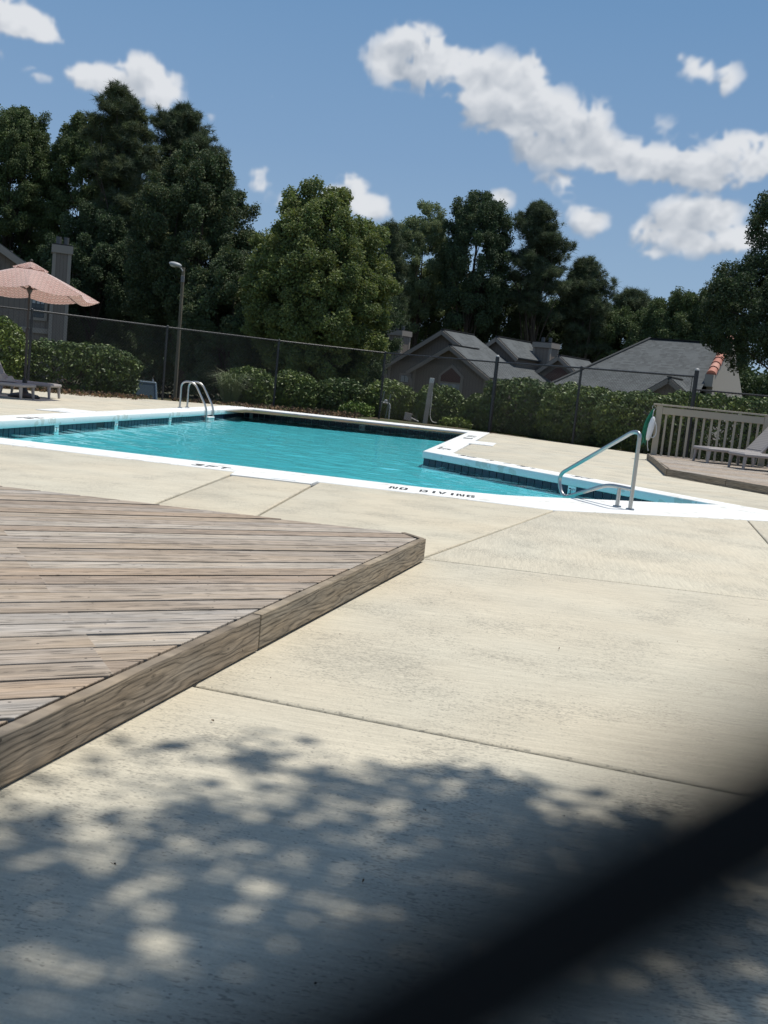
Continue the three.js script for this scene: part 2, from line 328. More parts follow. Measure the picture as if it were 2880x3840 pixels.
  lid([[-5.86, -16.6], [-5.24, -16.65], [-5.18, -17.75], [-5.78, -17.7]], [[-5.7, -16.8], [-5.4, -16.85], [-5.36, -17.4], [-5.62, -17.4]]);

  // stencilled letters
  const paint = mat(.018, .019, .021, 0.75), strokes = {
    N: [[0, 0, .26, 0, .26, 1, 0, 1], [.34, .72, .34, 1, .5, 1, .7, .28, .7, 0, .54, 0], [.76, 0, 1, 0, 1, 1, .76, 1]],
    O: [[.46, 0, .46, .2, .26, .3, .26, .7, .46, .8, .46, 1, .12, 1, 0, .8, 0, .2, .12, 0], [.54, 0, .88, 0, 1, .2, 1, .8, .88, 1, .54, 1, .54, .8, .74, .7, .74, .3, .54, .2]],
    D: [[0, 0, .26, 0, .26, 1, 0, 1], [.34, 0, .82, 0, 1, .22, 1, .78, .82, 1, .34, 1, .34, .8, .74, .74, .74, .26, .34, .2]],
    I: [[.34, 0, .66, 0, .66, 1, .34, 1]],
    V: [[0, 1, .3, 1, .47, .4, .47, 0, .36, 0], [.7, 1, 1, 1, .64, 0, .53, 0, .53, .4]],
    G: [[.46, 0, .46, .2, .26, .3, .26, .7, .46, .8, .46, 1, .12, 1, 0, .8, 0, .2, .12, 0], [.54, 0, 1, 0, 1, .5, .56, .5, .56, .36, .74, .34, .74, .2, .54, .2], [.54, 1, .54, .8, 1, .72, .96, 1]],
    F: [[0, 0, .27, 0, .27, 1, 0, 1], [.35, .8, 1, .8, 1, 1, .35, 1], [.35, .42, .82, .42, .82, .6, .35, .6]],
    T: [[.36, 0, .64, 0, .64, .74, .36, .74], [0, .8, 1, .8, 1, 1, 0, 1]],
    3: [[0, 1, 0, .8, .7, .8, .7, .6, .3, .6, .3, .44, .72, .4, .72, .2, 0, .2, 0, 0, .85, 0, 1, .12, 1, .44, .9, .52, 1, .6, 1, .9, .88, 1]],
    5: [[0, .48, .3, .48, .3, .8, 1, .8, 1, 1, 0, 1], [0, .2, 0, 0, .85, 0, 1, .15, 1, .52, .86, .64, .36, .64, .36, .46, .7, .44, .7, .2]],
  };
  const write = (text, p, dir, h, w, gap, worn = 0) => {
    const d = V(dir[0], 0, dir[1]).normalize(), up = V(d.z, 0, -d.x), rr = rng(text.length * 9 + 1);
    let s = 0;
    for (const ch of text) {
      if (ch !== ' ') {
        const gs = [];
        for (const poly of strokes[ch]) {
          if (rr() < worn) continue;
          const pts = []; for (let k = 0; k < poly.length; k += 2) { const q = V(p[0], 0, p[1]).addScaledVector(d, s + poly[k] * w).addScaledVector(up, poly[k + 1] * h); pts.push([q.x, q.z]); }
          gs.push(slabGeo(pts, 0.004, 0.0085, 0));
        }
        if (gs.length) part('painted_letter', merge(gs), paint, coping);
      }
      s += (ch === 'I' ? w * 0.75 : w) + gap;
    }
  };
  write('NO DIVING', [0.02, -9.80], [0.81, 0.085], 0.20, 0.078, 0.022);
  write('3FT', [-1.98, -10.12], [0.8, 0.13], 0.155, 0.095, 0.045);
  write('NO DIV', [1.72, -21.7], [0.142, -0.99], 0.2, 0.22, 0.12, 0.15);
  write('5FT', [1.0, -17.0], [0.142, -0.99], 0.22, 0.16, 0.1, 0.3);
  write('NO DIVING', [1.06, -15.92], [0.607, 0.795], 0.12, 0.14, 0.06, 0.45);
  write('3FT', [-5.32, -14.3], [0.11, -0.99], -0.18, 0.2, 0.12, 0.4);
  write('3FT', [2.5, -13.9], [0.607, 0.795], 0.12, 0.13, 0.06, 0.4);

  // the water: a gently rippled sheet
  const X0 = -5.7, X1 = 4.1, Z0 = -26.3, Z1 = -10.0, ST = 0.05, nx = Math.round((X1 - X0) / ST), nz = Math.round((Z1 - Z0) / ST), inside = off(0.03);
  const isIn = (x, z) => { let c = false; for (let i = 0, j = inside.length - 1; i < inside.length; j = i++) { const [xi, zi] = inside[i], [xj, zj] = inside[j]; if ((zi > z) !== (zj > z) && x < (xj - xi) * (z - zi) / (zj - zi) + xi) c = !c; } return c; };
  const rw = rng(21), waves = [];
  for (let k = 0; k < 26; k++) { const a = -0.5 + (rw() - 0.5) * 2.6, L = 0.16 + 0.75 * rw() * rw() + 0.05; waves.push([Math.sin(a) * 6.283 / L, Math.cos(a) * 6.283 / L, rw() * 6.283, L * 0.0017]); }
  const hgt = (x, z) => { const gain = 0.45 + 1.1 * fbm(x * 0.45 + 30, z * 0.45 + 60, 3); let y = 0; for (const [kx, kz, ph, am] of waves) y += am * Math.sin(kx * x + kz * z + ph + 2.2 * vnoise(x * 0.6 + ph * 3, z * 0.6)); return y * gain; };
  const pos = [], nor = [], uv = [], idx = [], id = new Int32Array((nx + 1) * (nz + 1)).fill(-1);
  const vert = (i, j) => { const q = j * (nx + 1) + i; if (id[q] < 0) { const x = X0 + i * ST, z = Z0 + j * ST, e = 0.012; id[q] = pos.length / 3; pos.push(x, WATER_Y + hgt(x, z), z); const n = V(-(hgt(x + e, z) - hgt(x - e, z)) / (2 * e), 1, -(hgt(x, z + e) - hgt(x, z - e)) / (2 * e)).normalize(); nor.push(n.x, n.y, n.z); uv.push(x * 0.5, -z * 0.5); } return id[q]; };
  for (let j = 0; j < nz; j++) for (let i = 0; i < nx; i++) {
    const cx = X0 + (i + 0.5) * ST, cz = Z0 + (j + 0.5) * ST;
    if (!isIn(cx, cz)) continue;
    const a = vert(i, j), b = vert(i + 1, j), c = vert(i, j + 1), d = vert(i + 1, j + 1); idx.push(a, c, b, b, c, d);
  }
  const wg = new THREE.BufferGeometry(); wg.setAttribute('position', new THREE.Float32BufferAttribute(pos, 3)); wg.setAttribute('normal', new THREE.Float32BufferAttribute(nor, 3)); wg.setAttribute('uv', new THREE.Float32BufferAttribute(uv, 2)); wg.setIndex(idx);
  const rip = texture(512, 512, (u, v, p) => { p[0] = p[1] = p[2] = 0.6 * fbm(u * 14, v * 14, 3, 14, 14) + 0.4 * vnoise(u * 60, v * 40, 60, 40); }, { srgb: false });
  const water = new THREE.MeshPhysicalMaterial({ color: lin(.40, .90, .94), roughness: 0.03, transmission: 1, thickness: 0, ior: 1.33, specularIntensity: 0.85, bumpMap: rip, bumpScale: 0.0016 });
  setting('pool_water', wg, water);
})();

// ---------------------------------------------------------------- concrete paving round the pool
(function paving() {
  const deck = setting('concrete_paving');
  part('paving_bed', slabGeo([[-15, -21], [-15, 5], [13, 5], [13, -20.2], [7.0, -22.6], [4.4, -24.6], [2.6, -26.4], [2.4, -25.6], [1.05, -16.33], [4.9, -10.9], [1.58, -9.4], [-5.9, -10.7], [-4.36, -27], [-6.3, -25.9], [-9.0, -23.4]], -0.14, -0.03, 0), darkBase, deck);
  const r = rng(8);
  const slab = (pts, rot, tint) => part('slab', toCreasedNormals(slabGeo(pts, -0.12, 0, 0.010, 0.009), 0.9), concrete(rot, r(), r(), tint), deck);
  const c = OUTER.map(([x, z]) => [x, z]);
  slab([[-14.6, -12.1], c[0], c[1], [-4.35, -5.9], [-14.6, -5.9]], 0.1);
  slab([c[1], c[2], [-1.70, -5.94], [-4.35, -5.9]], 0.12);
  slab([[-1.485, -9.56], [-0.70, -9.46], [-0.98, -5.98], [-1.70, -5.94]], 0.12, [1, .985, .96]);
  slab([c[3], c[4], c[5], c[6], [0.25, -5.98], [-0.98, -5.98]], 0.12, [1, .99, .97]);
  slab([c[6], c[7], c[8], [2.58, -5.72], [0.25, -5.98]], 1.45);
  slab([c[8], c[9], [12.6, -10.2], [12.6, -4.6], [2.58, -5.72]], 1.4);
  slab([[-3, -5.92], [-0.98, -5.98], [0.25, -5.98], [2.58, -5.72], [12.6, -4.6], [12.6, 0.55], [0.78, -2.76], [-0.56, -3.14], [-3, -3.83]], -0.12);
  slab([[-3, -3.83], [-0.56, -3.14], [0.78, -2.76], [12.6, 0.55], [12.6, 4.8], [-3, 4.8]], -0.16);
  slab([[-14.6, -5.9], [-4.35, -5.9], [-3, -5.92], [-3, 4.8], [-14.6, 4.8]], 0);
  // beyond the right side of the pool
  slab([c[9], [12.6, -10.2], [12.6, -16.6], [3.25, -13.3]], 0.1);
  slab([[3.25, -13.3], [12.6, -16.6], [12.6, -19.8], [7.2, -22.3], [5.6, -23.2], [1.78, -21.2], c[10]], 0.05);
  slab([[1.78, -21.2], [5.6, -23.2], [4.4, -24.45], [2.6, -26.2], [2.44, -25.8]], 0.05);
  // along the left side
  slab([[-14.6, -12.1], [-14.6, -17.4], [-5.30, -16.3], c[0]], 0.3);
  slab([[-14.6, -17.4], [-14.6, -20.6], [-9.2, -23.1], [-7.3, -24.9], [-4.72, -22.6], [-5.30, -16.3]], 0.25);
  slab([[-7.3, -24.9], [-6.2, -25.8], [-5.2, -26.5], c[13], [-4.72, -22.6]], 0.25);
})();

// ---------------------------------------------------------------- wooden platforms
function clipTo(poly, region) {        // keeps the part of a convex poly inside a convex region (both [x, z], region turning one way)
  let area = 0; for (let i = 0; i < region.length; i++) { const a = region[i], b = region[(i + 1) % region.length]; area += a[0] * b[1] - b[0] * a[1]; }
  const sgn = Math.sign(area);
  for (let i = 0; i < region.length && poly.length; i++) {
    const a = region[i], b = region[(i + 1) % region.length], side = (p) => sgn * ((b[0] - a[0]) * (p[1] - a[1]) - (b[1] - a[1]) * (p[0] - a[0]));
    const out = [];
    for (let k = 0; k < poly.length; k++) { const p = poly[k], q = poly[(k + 1) % poly.length], sp = side(p), sq = side(q); if (sp >= 0) out.push(p); if ((sp >= 0) !== (sq >= 0)) { const t = sp / (sp - sq); out.push([lerp(p[0], q[0], t), lerp(p[1], q[1], t)]); } }
    poly = out;
  }
  return poly;
}
// planks laid in direction dir over a convex outline; seams = distances along dir where boards butt
function planks(parent, region, origin, dir, width, y0, y1, seams, mats, seed, ragged = 0) {
  const d = V(dir[0], 0, dir[1]).normalize(), n = V(-d.z, 0, d.x), r = rng(seed);
  let lo = 1e9, hi = -1e9, s0 = 1e9, s1 = -1e9;
  for (const [x, z] of region) { const q = (x - origin[0]) * n.x + (z - origin[1]) * n.z, s = (x - origin[0]) * d.x + (z - origin[1]) * d.z; lo = Math.min(lo, q); hi = Math.max(hi, q); s0 = Math.min(s0, s); s1 = Math.max(s1, s); }
  for (let k = Math.floor(lo / width); k * width < hi; k++) {
    const cuts = [s0 - 1, ...seams.map((s) => s + (k % 2 ? 0.0 : 0.0) + (r() - 0.5) * 0.012), s1 + 1];
    for (let c = 0; c + 1 < cuts.length; c++) {
      const g = 0.007 + r() * 0.004, q0 = k * width + g, q1 = (k + 1) * width - g, a = cuts[c] + 0.0015, b = cuts[c + 1] - 0.0015;
      const P = (s, q) => [origin[0] + d.x * s + n.x * q, origin[1] + d.z * s + n.z * q];
      const poly = clipTo([P(a, q0), P(b, q0), P(b, q1), P(a, q1)], region);
      if (poly.length < 3) continue;
      let ar = 0; for (let i = 0; i < poly.length; i++) { const p = poly[i], q = poly[(i + 1) % poly.length]; ar += p[0] * q[1] - q[0] * p[1]; }
      if (Math.abs(ar) < 0.008) continue;
      const geo = slabGeo(poly, y0, y1 + (r() - 0.5) * ragged, 0.0025);
      const ps = geo.attributes.position, uv = geo.attributes.uv, ox = r() * 3, oy = -k * width;
      for (let i = 0; i < ps.count; i++) { const x = ps.getX(i) - origin[0], z = ps.getZ(i) - origin[1]; uv.setXY(i, x * d.x + z * d.z + ox, x * n.x + z * n.z + oy + (ps.getY(i) - y1) * 0.5); }
      part('plank', geo, mats[Math.floor(r() * mats.length)], parent);
    }
  }
}
function fascia(parent, a, b, y0, y1, thick, m, seed) {       // an edge board on its narrow side from a to b
  const d = V(b[0] - a[0], 0, b[1] - a[1]), L = d.length(), g = rbox(L - 0.004, y1 - y0, thick, 0.006), ps = g.attributes.position, uv = g.attributes.uv, o = rng(seed)();
  for (let i = 0; i < ps.count; i++) uv.setXY(i, ps.getX(i) + o * 3, ps.getY(i) + 0.06 + (Math.abs(ps.getZ(i)) < thick / 2 - 0.007 ? ps.getZ(i) : 0));
  const q = part('edge_board', g, m, parent); q.position.set((a[0] + b[0]) / 2, (y0 + y1) / 2, (a[1] + b[1]) / 2); q.rotation.y = Math.atan2(-d.z, d.x); return q;
}
const greyTimber = mat(.20, .17, .14, 0.95);
(function nearPlatform() {
  const t = thing('wooden_platform', 'low weathered wooden platform with diagonal planks beside the shaded concrete', 'deck');
  const region = [[0.205, -5.86], [0.115, -6.03], [-6.2, -6.72], [-6.2, 1.6], [-2.0, 1.6]];
  planks(t, region, [-1.88, -4.92], [0.879, -0.477], 0.146, 0.095, 0.134, [0, -3.4], plankMats, 5, 0.004);
  // frame below and boards on edge round it; the front edge slopes from the corner towards the viewer
  part('joist_frame', slabGeo([[0.16, -5.84], [0.08, -5.96], [-6.1, -6.6], [-6.1, 1.5], [-2.0, 1.5]], 0.004, 0.088, 0), greyTimber, t);
  const A = [0.245, -5.87], dir = [-0.2837, 0.9589], P = (s) => [A[0] + dir[0] * s, A[1] + dir[1] * s];
  fascia(t, P(0), P(2.36), 0.010, 0.140, 0.038, fasciaMats[0], 2);
  fascia(t, P(2.362), P(5.2), 0.006, 0.138, 0.038, fasciaMats[1], 4);
  fascia(t, P(5.203), P(7.7), 0.008, 0.137, 0.038, fasciaMats[0], 9);
  fascia(t, [0.242, -5.895], [0.125, -6.06], 0.010, 0.136, 0.034, fasciaMats[1], 6);
  fascia(t, [0.10, -6.055], [-3.3, -6.43], 0.010, 0.126, 0.034, fasciaMats[0], 7);
  fascia(t, [-3.31, -6.432], [-6.2, -6.75], 0.010, 0.126, 0.034, fasciaMats[1], 8);
})();
const FAR_DIR = [0.985, 0.17];
const FAR_DECK = [[5.28, -20.85], [4.42, -16.05], [5.35, -14.21], [6.5, -11.95], [12.4, -10.9], [12.4, -19.55]];
(function farPlatform() {
  const t = thing('wooden_platform', 'grey wooden platform with slat railing carrying loungers by the fence', 'deck');
  planks(t, FAR_DECK.map(([x, z]) => [x + (x < 5.4 ? 0.03 : 0), z]), [5.3, -20.8], FAR_DIR, 0.146, 0.075, 0.115, [3.6], plankMats, 15, 0.003);
  part('joist_frame', slabGeo([[5.36, -20.7], [4.52, -16.05], [5.43, -14.23], [6.6, -12.05], [12.3, -11], [12.3, -19.5]], 0.004, 0.07, 0), greyTimber, t);
  const F = (a, b, k) => fascia(t, a, b, 0.008, 0.118, 0.036, agedFasciaMat, k);
  F([5.27, -20.8], [4.85, -18.4], 1); F([4.847, -18.395], [4.40, -16.03], 2); F([4.405, -15.995], [4.98, -14.9], 3); F([4.983, -14.895], [5.75, -13.4], 4); F([5.753, -13.395], [6.5, -11.93], 5);
  // railing
  const d = V(FAR_DIR[0], 0, FAR_DIR[1]).normalize(), o = V(5.34, 0.115, -20.62), turn = Math.atan2(-d.z, d.x), tan = mat(.40, .35, .27, 0.75);
  const put = (name, g, s, y, off = 0) => { const m = part(name, g, tan, t); m.position.copy(o).addScaledVector(d, s).add(V(-d.z * off, y, d.x * off)); m.rotation.y = turn; return m; };
  const postG = rbox(0.115, 1.0, 0.1, 0.006), balG = rbox(0.042, 0.86, 0.04, 0.004);
  for (const s of [0, 2.09, 4.18, 6.27]) put('post', postG, s, 0.5);
  for (let k = 0; k < 3; k++) {
    const s0 = k * 2.09, mid = s0 + 1.045;
    put('top_rail', rbox(2.09 - 0.121, 0.14, 0.04, 0.005), mid, 0.905, 0.025);
    for (let b = 1; b <= 13; b++) put('baluster', balG, s0 + b * 2.09 / 14, 0.43, -0.018);
  }
  put('rail_cap', rbox(6.55, 0.034, 0.135, 0.006), 3.15, 1.018);
})();

// ---------------------------------------------------------------- pool fittings
(function ladder() {
  const e = V(0.112, 0, -0.9937), n = V(0.9937, 0, 0.112), foot = V(-4.76, 0, -22.55);
  const t = thing('pool_ladder', 'stainless steel pool ladder with two arched rails on far coping', 'pool ladder', foot.toArray(), 0);
  const rails = [0, 0.52].map((w) => {
    const P = (s, y) => V(0, 0, 0).addScaledVector(e, w).addScaledVector(n, s).setY(y);
    const path = rounded([P(0, 0), P(0, 0.60), P(0.30, 0.60), P(0.62, 0.05), P(0.62, -0.25)], 0.22);
    const m = part('rail', tube(null, 0.0215, 64, 10, false, new THREE.CatmullRomCurve3(sampled(path, 60))), steel, t);
    part('flange', new THREE.CylinderGeometry(0.045, 0.05, 0.02, 14).translate(P(0, 0).x, 0.012, P(0, 0).z), steel, m); return m;
  });
  for (const y of [-0.150, -0.225]) { const g = rbox(0.10, 0.035, 0.46, 0.01); const m = part('tread', g, mat(.72, .74, .73, 0.5), t); m.position.copy(V(0, 0, 0).addScaledVector(e, 0.26).addScaledVector(n, 0.62).setY(y)); m.rotation.y = Math.atan2(e.x, e.z); }
})();
(function handrail() {
  const d = V(-0.5, 0, -0.866), t = thing('handrail', 'bent stainless steel handrail standing on near white coping at the steps', 'handrail', [2.45, 0.006, -10.08]);
  const P = (s, y) => V(d.x * s, y, d.z * s);
  const main = rounded([P(0, 0), P(0, 0.775), P(0.10, 0.775), P(1.17, 0.20), P(1.06, -0.04), P(0.36, 0.205), P(0, 0.205)], 0.12);
  part('rail', tube(null, 0.0208, 150, 12, false, new THREE.CatmullRomCurve3(sampled(main, 150))), steel, t);
  part('support_post', bar(P(0.19, 0), P(0.19, 0.205), 0.0208, 0.0208, 14), steel, t);
  for (const s of [0, 0.19]) part('flange', new THREE.CylinderGeometry(0.04, 0.044, 0.014, 16).translate(d.x * s, 0.007, d.z * s), steel, t);
})();

// ---------------------------------------------------------------- loungers and parasol
const plastic = mat(.30, .275, .265, 0.55);
const weaveTex = texture(256, 256, (u, v, p) => { const a = Math.abs(Math.sin(u * Math.PI * 16)), k = 0.62 + 0.38 * smooth(0.15, 0.45, a); p[0] = .30 * k; p[1] = .275 * k; p[2] = .265 * k; });
const woven = new THREE.MeshStandardMaterial({ map: weaveTex, bumpMap: weaveTex, bumpScale: 0.012, roughness: 0.6 });
function taperLeg(h, top, bottom, splay) {
  const g = new THREE.CylinderGeometry(top, bottom, h, 10, 1); const p = g.attributes.position;
  for (let i = 0; i < p.count; i++) if (p.getY(i) < 0) { p.setX(i, p.getX(i) + splay[0]); p.setZ(i, p.getZ(i) + splay[1]); }
  g.computeVertexNormals(); return g.translate(0, h / 2, 0);
}
// foot end at the origin, head towards +x
function makeLounger(label, raise, flat, group) {
  const t = thing('sun_lounger', label, 'sun lounger', [0, 0, 0], 0, group);
  part('seat', rbox(flat, 0.065, 0.60, 0.03, flat / 2, 0.265, 0), plastic, t);
  part('sling', rbox(flat - 0.10, 0.012, 0.50, 0.005, flat / 2 + 0.02, 0.298, 0), woven, t);
  for (const [x, z] of [[0.06, 0.25], [0.06, -0.25], [flat - 0.18, 0.25], [flat - 0.18, -0.25]]) { const m = part('leg', taperLeg(0.24, 0.036, 0.024, [x < 0.2 ? -0.02 : 0.03, Math.sign(z) * 0.012]), plastic, t); m.position.set(x, 0, z); }
  const back = part('backrest', rbox(0.78, 0.05, 0.58, 0.024, 0.39, 0, 0), plastic, t); back.position.set(flat - 0.03, 0.275, 0); back.rotation.z = raise;
  part('sling', rbox(0.70, 0.012, 0.50, 0.005, 0.40, 0.026, 0), woven, back);
  for (const z of [0.22, -0.22]) part('prop', bar(V(flat + 0.18, 0.03, z), V(flat - 0.03 + Math.cos(raise) * 0.5, 0.25 + Math.sin(raise) * 0.5, z), 0.016), plastic, t);
  return t;
}
const LOUNGE = 'grey plastic sun loungers';
const la = makeLounger('grey plastic lounger under the parasol with crumpled towel on it', 1.08, 1.22, LOUNGE);
la.position.set(-7.03, 0, -19.52); la.rotation.y = Math.PI - 0.10;
copyOf(la, [-7.0, 0, -20.98], Math.PI - 0.06, 'grey plastic lounger under the parasol, nearer the hedge, with nothing on it', LOUNGE);
const lc = makeLounger('grey plastic lounger beside the slat railing with raised ribbed back', 0.86, 1.16, LOUNGE);
lc.position.set(5.93, 0.115, -19.52); lc.rotation.y = 0.17 + 0.05;
copyOf(lc, [6.25, 0.115, -18.42], 0.17, 'grey plastic lounger in the middle of the grey platform', LOUNGE);
copyOf(lc, [6.52, 0.115, -17.12], 0.15, 'grey plastic lounger farthest from the slat railing', LOUNGE);
(function towel() {
  const N = 40, M = 26, g = new THREE.PlaneGeometry(0.62, 0.42, N, M), p = g.attributes.position;
  for (let i = 0; i < p.count; i++) { const x = p.getX(i), y = p.getY(i), e = smooth(0.31, 0.2, Math.abs(x)) * smooth(0.21, 0.12, Math.abs(y)); p.setXYZ(i, x + 0.05 * (fbm(x * 6 + 4, y * 6, 2) - 0.5), 0.014 + e * (0.02 + 0.17 * Math.pow(fbm(x * 5 + 20, y * 7 + 9, 3), 1.6) + 0.03 * Math.sin(x * 28 + y * 18)), y); }
  g.computeVertexNormals();
  const m = part('towel', g, mat(.34, .30, .27, 0.95, { side: THREE.DoubleSide }), scene); m.position.set(-7.62, 0.302, -19.50); m.rotation.y = 0.4;
  tag(m, 'crumpled grey towel lying on the lounger under the parasol', 'towel');
})();
(function parasol() {
  const t = thing('parasol', 'pink patterned octagonal parasol on a dark pole between two loungers', 'parasol', [-7.40, 0, -20.25]);
  const c = document.createElement('canvas'); c.width = c.height = 512; const x = c.getContext('2d'), r = rng(4);
  x.fillStyle = '#b28a80'; x.fillRect(0, 0, 512, 512);
  for (let j = 0; j < 8; j++) for (let i = 0; i < 8; i++) {
    const px = i * 64 + (j % 2) * 32, py = j * 64; x.fillStyle = '#7d6258'; x.beginPath(); x.ellipse(px + 32, py + 34, 15, 19, 0.3, 0, 7); x.fill();
    x.strokeStyle = '#e6c9bd'; x.lineWidth = 6; x.beginPath(); x.moveTo(px + 4, py + 32); x.quadraticCurveTo(px + 32, py - 8 + r() * 8, px + 60, py + 32); x.quadraticCurveTo(px + 32, py + 72 - r() * 8, px + 4, py + 32); x.stroke();
    x.lineWidth = 3; x.strokeStyle = '#d9b3a8'; x.beginPath(); x.moveTo(px + 20, py + 26); x.lineTo(px + 44, py + 44); x.moveTo(px + 44, py + 24); x.lineTo(px + 22, py + 46); x.stroke();
  }
  const tx = new THREE.CanvasTexture(c); tx.colorSpace = THREE.SRGBColorSpace; tx.wrapS = tx.wrapT = THREE.RepeatWrapping; tx.repeat.set(1.35, 1.35);
  const cloth = new THREE.MeshPhysicalMaterial({ map: tx, roughness: 0.95, transmission: 0.42, thickness: 0, side: THREE.DoubleSide });
  const R = 1.36, TOP = 2.60, EDGE = 2.08, dark = mat(.035, .026, .022, 0.5);
  const panel = (r0, r1, y0, y1, sag, a0, a1) => {
    const N = 12, M = 10, pos = [], uv = [], idx = [];
    for (let j = 0; j <= N; j++) for (let i = 0; i <= M; i++) {
      const f = j / N, g = i / M, rr = lerp(r0, r1, f), p0 = V(Math.sin(a0) * rr, 0, Math.cos(a0) * rr), p1 = V(Math.sin(a1) * rr, 0, Math.cos(a1) * rr), p = p0.lerp(p1, g);
      const w = 4 * g * (1 - g), y = lerp(y0, y1, Math.pow(f, 1.12)) - sag * w * f * f;
      p.multiplyScalar(1 - 0.035 * w * f * f); pos.push(p.x, y, p.z); uv.push((g - 0.5) * rr * 0.8, f * (r1 - r0));
    }
    for (let j = 0; j < N; j++) for (let i = 0; i < M; i++) { const a = j * (M + 1) + i, b = a + 1, d = a + M + 1, e = d + 1; idx.push(a, d, b, b, d, e); }
    const q = new THREE.BufferGeometry(); q.setAttribute('position', new THREE.Float32BufferAttribute(pos, 3)); q.setAttribute('uv', new THREE.Float32BufferAttribute(uv, 2)); q.setIndex(idx); q.computeVertexNormals(); return q;
  };
  const tilt = new THREE.Group(); tilt.name = 'canopy'; tilt.position.set(0, TOP, 0); tilt.rotation.set(-0.05, 0, -0.02); t.add(tilt);
  const A0 = 0.345;                                   // one rib points at the pool's near side
  for (let k = 0; k < 8; k++) {
    const a = A0 + k * Math.PI / 4, b = a + Math.PI / 4;
    part('canopy_panel', panel(0.10, R, -0.04, EDGE - TOP, 0.075, a, b), cloth, tilt);
    part('vent_panel', panel(0.02, 0.34, 0.06, -0.075, 0.03, a, b), cloth, tilt);
    const tip = V(Math.sin(a) * R, EDGE - TOP - 0.012, Math.cos(a) * R), top = V(Math.sin(a) * 0.05, -0.045, Math.cos(a) * 0.05);
    part('rib', bar(top, tip, 0.008, 0.006, 6), dark, tilt);
    part('strut', bar(V(Math.sin(a) * 0.04, -0.48, Math.cos(a) * 0.04), top.clone().lerp(tip, 0.48), 0.006, 0.006, 6), dark, tilt);
  }
  part('finial', new THREE.SphereGeometry(0.032, 12, 8).translate(0, 0.085, 0), dark, tilt);
  part('hub', new THREE.LatheGeometry([[0.022, -0.06], [0.05, 0], [0.058, 0.05], [0.03, 0.07]].map(([a, b]) => new THREE.Vector2(a, b)), 16).translate(0, TOP - 0.5, 0), dark, t);
  part('pole', merge([bar(V(0, 0.05, 0), V(0, 1.24, 0), 0.026), bar(V(0, 1.24, 0), V(0, TOP, 0), 0.021)]), dark, t);
  part('tilt_collar', new THREE.LatheGeometry([[0.022, -0.14], [0.034, -0.1], [0.04, 0.03], [0.036, 0.06], [0.024, 0.08]].map(([a, b]) => new THREE.Vector2(a, b)), 14).translate(0, 1.3, 0), dark, t);
  part('base', new THREE.LatheGeometry([[0, 0], [0.30, 0], [0.31, 0.03], [0.26, 0.065], [0.09, 0.10], [0.055, 0.16], [0.045, 0.36], [0.03, 0.38], [0, 0.38]].map(([a, b]) => new THREE.Vector2(a, b)), 28), mat(.02, .019, .018, 0.6), t);
})();

// ---------------------------------------------------------------- chain link fence
const POSTS = [[-13, -21.4], [-8.6, -23.75], [-5.95, -26.0], [-3.32, -27.9], [-0.42, -29.1], [2.60, -27.3], [4.45, -25.0], [6.72, -23.15], [9.6, -21.6], [13, -19.6]];
(function fence() {
  const t = thing('chain_link_fence', 'black chain link fence with round posts along the far side of the paving', 'fence');
  const RAIL = 1.85, wire = mat(.045, .047, .05, 0.32);
  POSTS.forEach(([x, z], i) => {
    const big = i === 5 || i === 7, y = land(x, z), h = (i > 7 ? 1.58 : RAIL) + (big ? 0.14 : 0.02), r = big ? 0.05 : 0.03;
    const p = part('post', new THREE.CylinderGeometry(r, r, h - y, 12).translate(x, y + (h - y) / 2, z), blackMetal, t);
    part('post_cap', new THREE.SphereGeometry(r * 1.12, 12, 8, 0, 7, 0, Math.PI / 2).translate(x, h, z), big ? mat(.3, .3, .3, 0.5) : blackMetal, p);
  });
  for (let i = 0; i + 1 < POSTS.length; i++) {
    const a = POSTS[i], b = POSTS[i + 1], top = i >= 7 ? 1.56 : RAIL, L = Math.hypot(b[0] - a[0], b[1] - a[1]), d = V((b[0] - a[0]) / L, 0, (b[1] - a[1]) / L), bottom = 0.03, H = top - bottom;
    part('top_rail', bar(V(a[0], top, a[1]), V(b[0], top, b[1]), 0.021, 0.021, 8), blackMetal, t);
    if (i === 6 || i === 7) { const q = i === 6 ? b : a; part('tension_bar', bar(V(q[0] + d.x * (i === 6 ? -0.09 : 0.09), 0.03, q[1] + d.z * (i === 6 ? -0.09 : 0.09)), V(q[0] + d.x * (i === 6 ? -0.09 : 0.09), top, q[1] + d.z * (i === 6 ? -0.09 : 0.09)), 0.008, 0.008, 5), blackMetal, t); }
    const gs = [], ST = 0.075, n = V(-d.z, 0, d.x).multiplyScalar(0.03);
    for (let s = -H; s < L; s += ST) for (const up of [1, -1]) {
      let s0 = s, s1 = s + H, y0 = up > 0 ? bottom : top, y1 = up > 0 ? top + 0.03 : bottom;
      if (s0 < 0) { y0 = lerp(y0, y1, -s0 / H); s0 = 0; }
      if (s1 > L) { y1 = lerp(y0, y1, (L - s0) / (s1 - s0)); s1 = L; }
      if (s1 - s0 < 0.05) continue;
      const P = (q, y) => V(a[0] + d.x * q, y, a[1] + d.z * q).add(n).addScaledVector(n, up * 0.05);
      gs.push(bar(P(s0, y0), P(s1, y1), 0.0021, 0.0021, 3));
    }
    part('wire_mesh', merge(gs), wire, t).userData.kind = 'stuff';
  }
})();

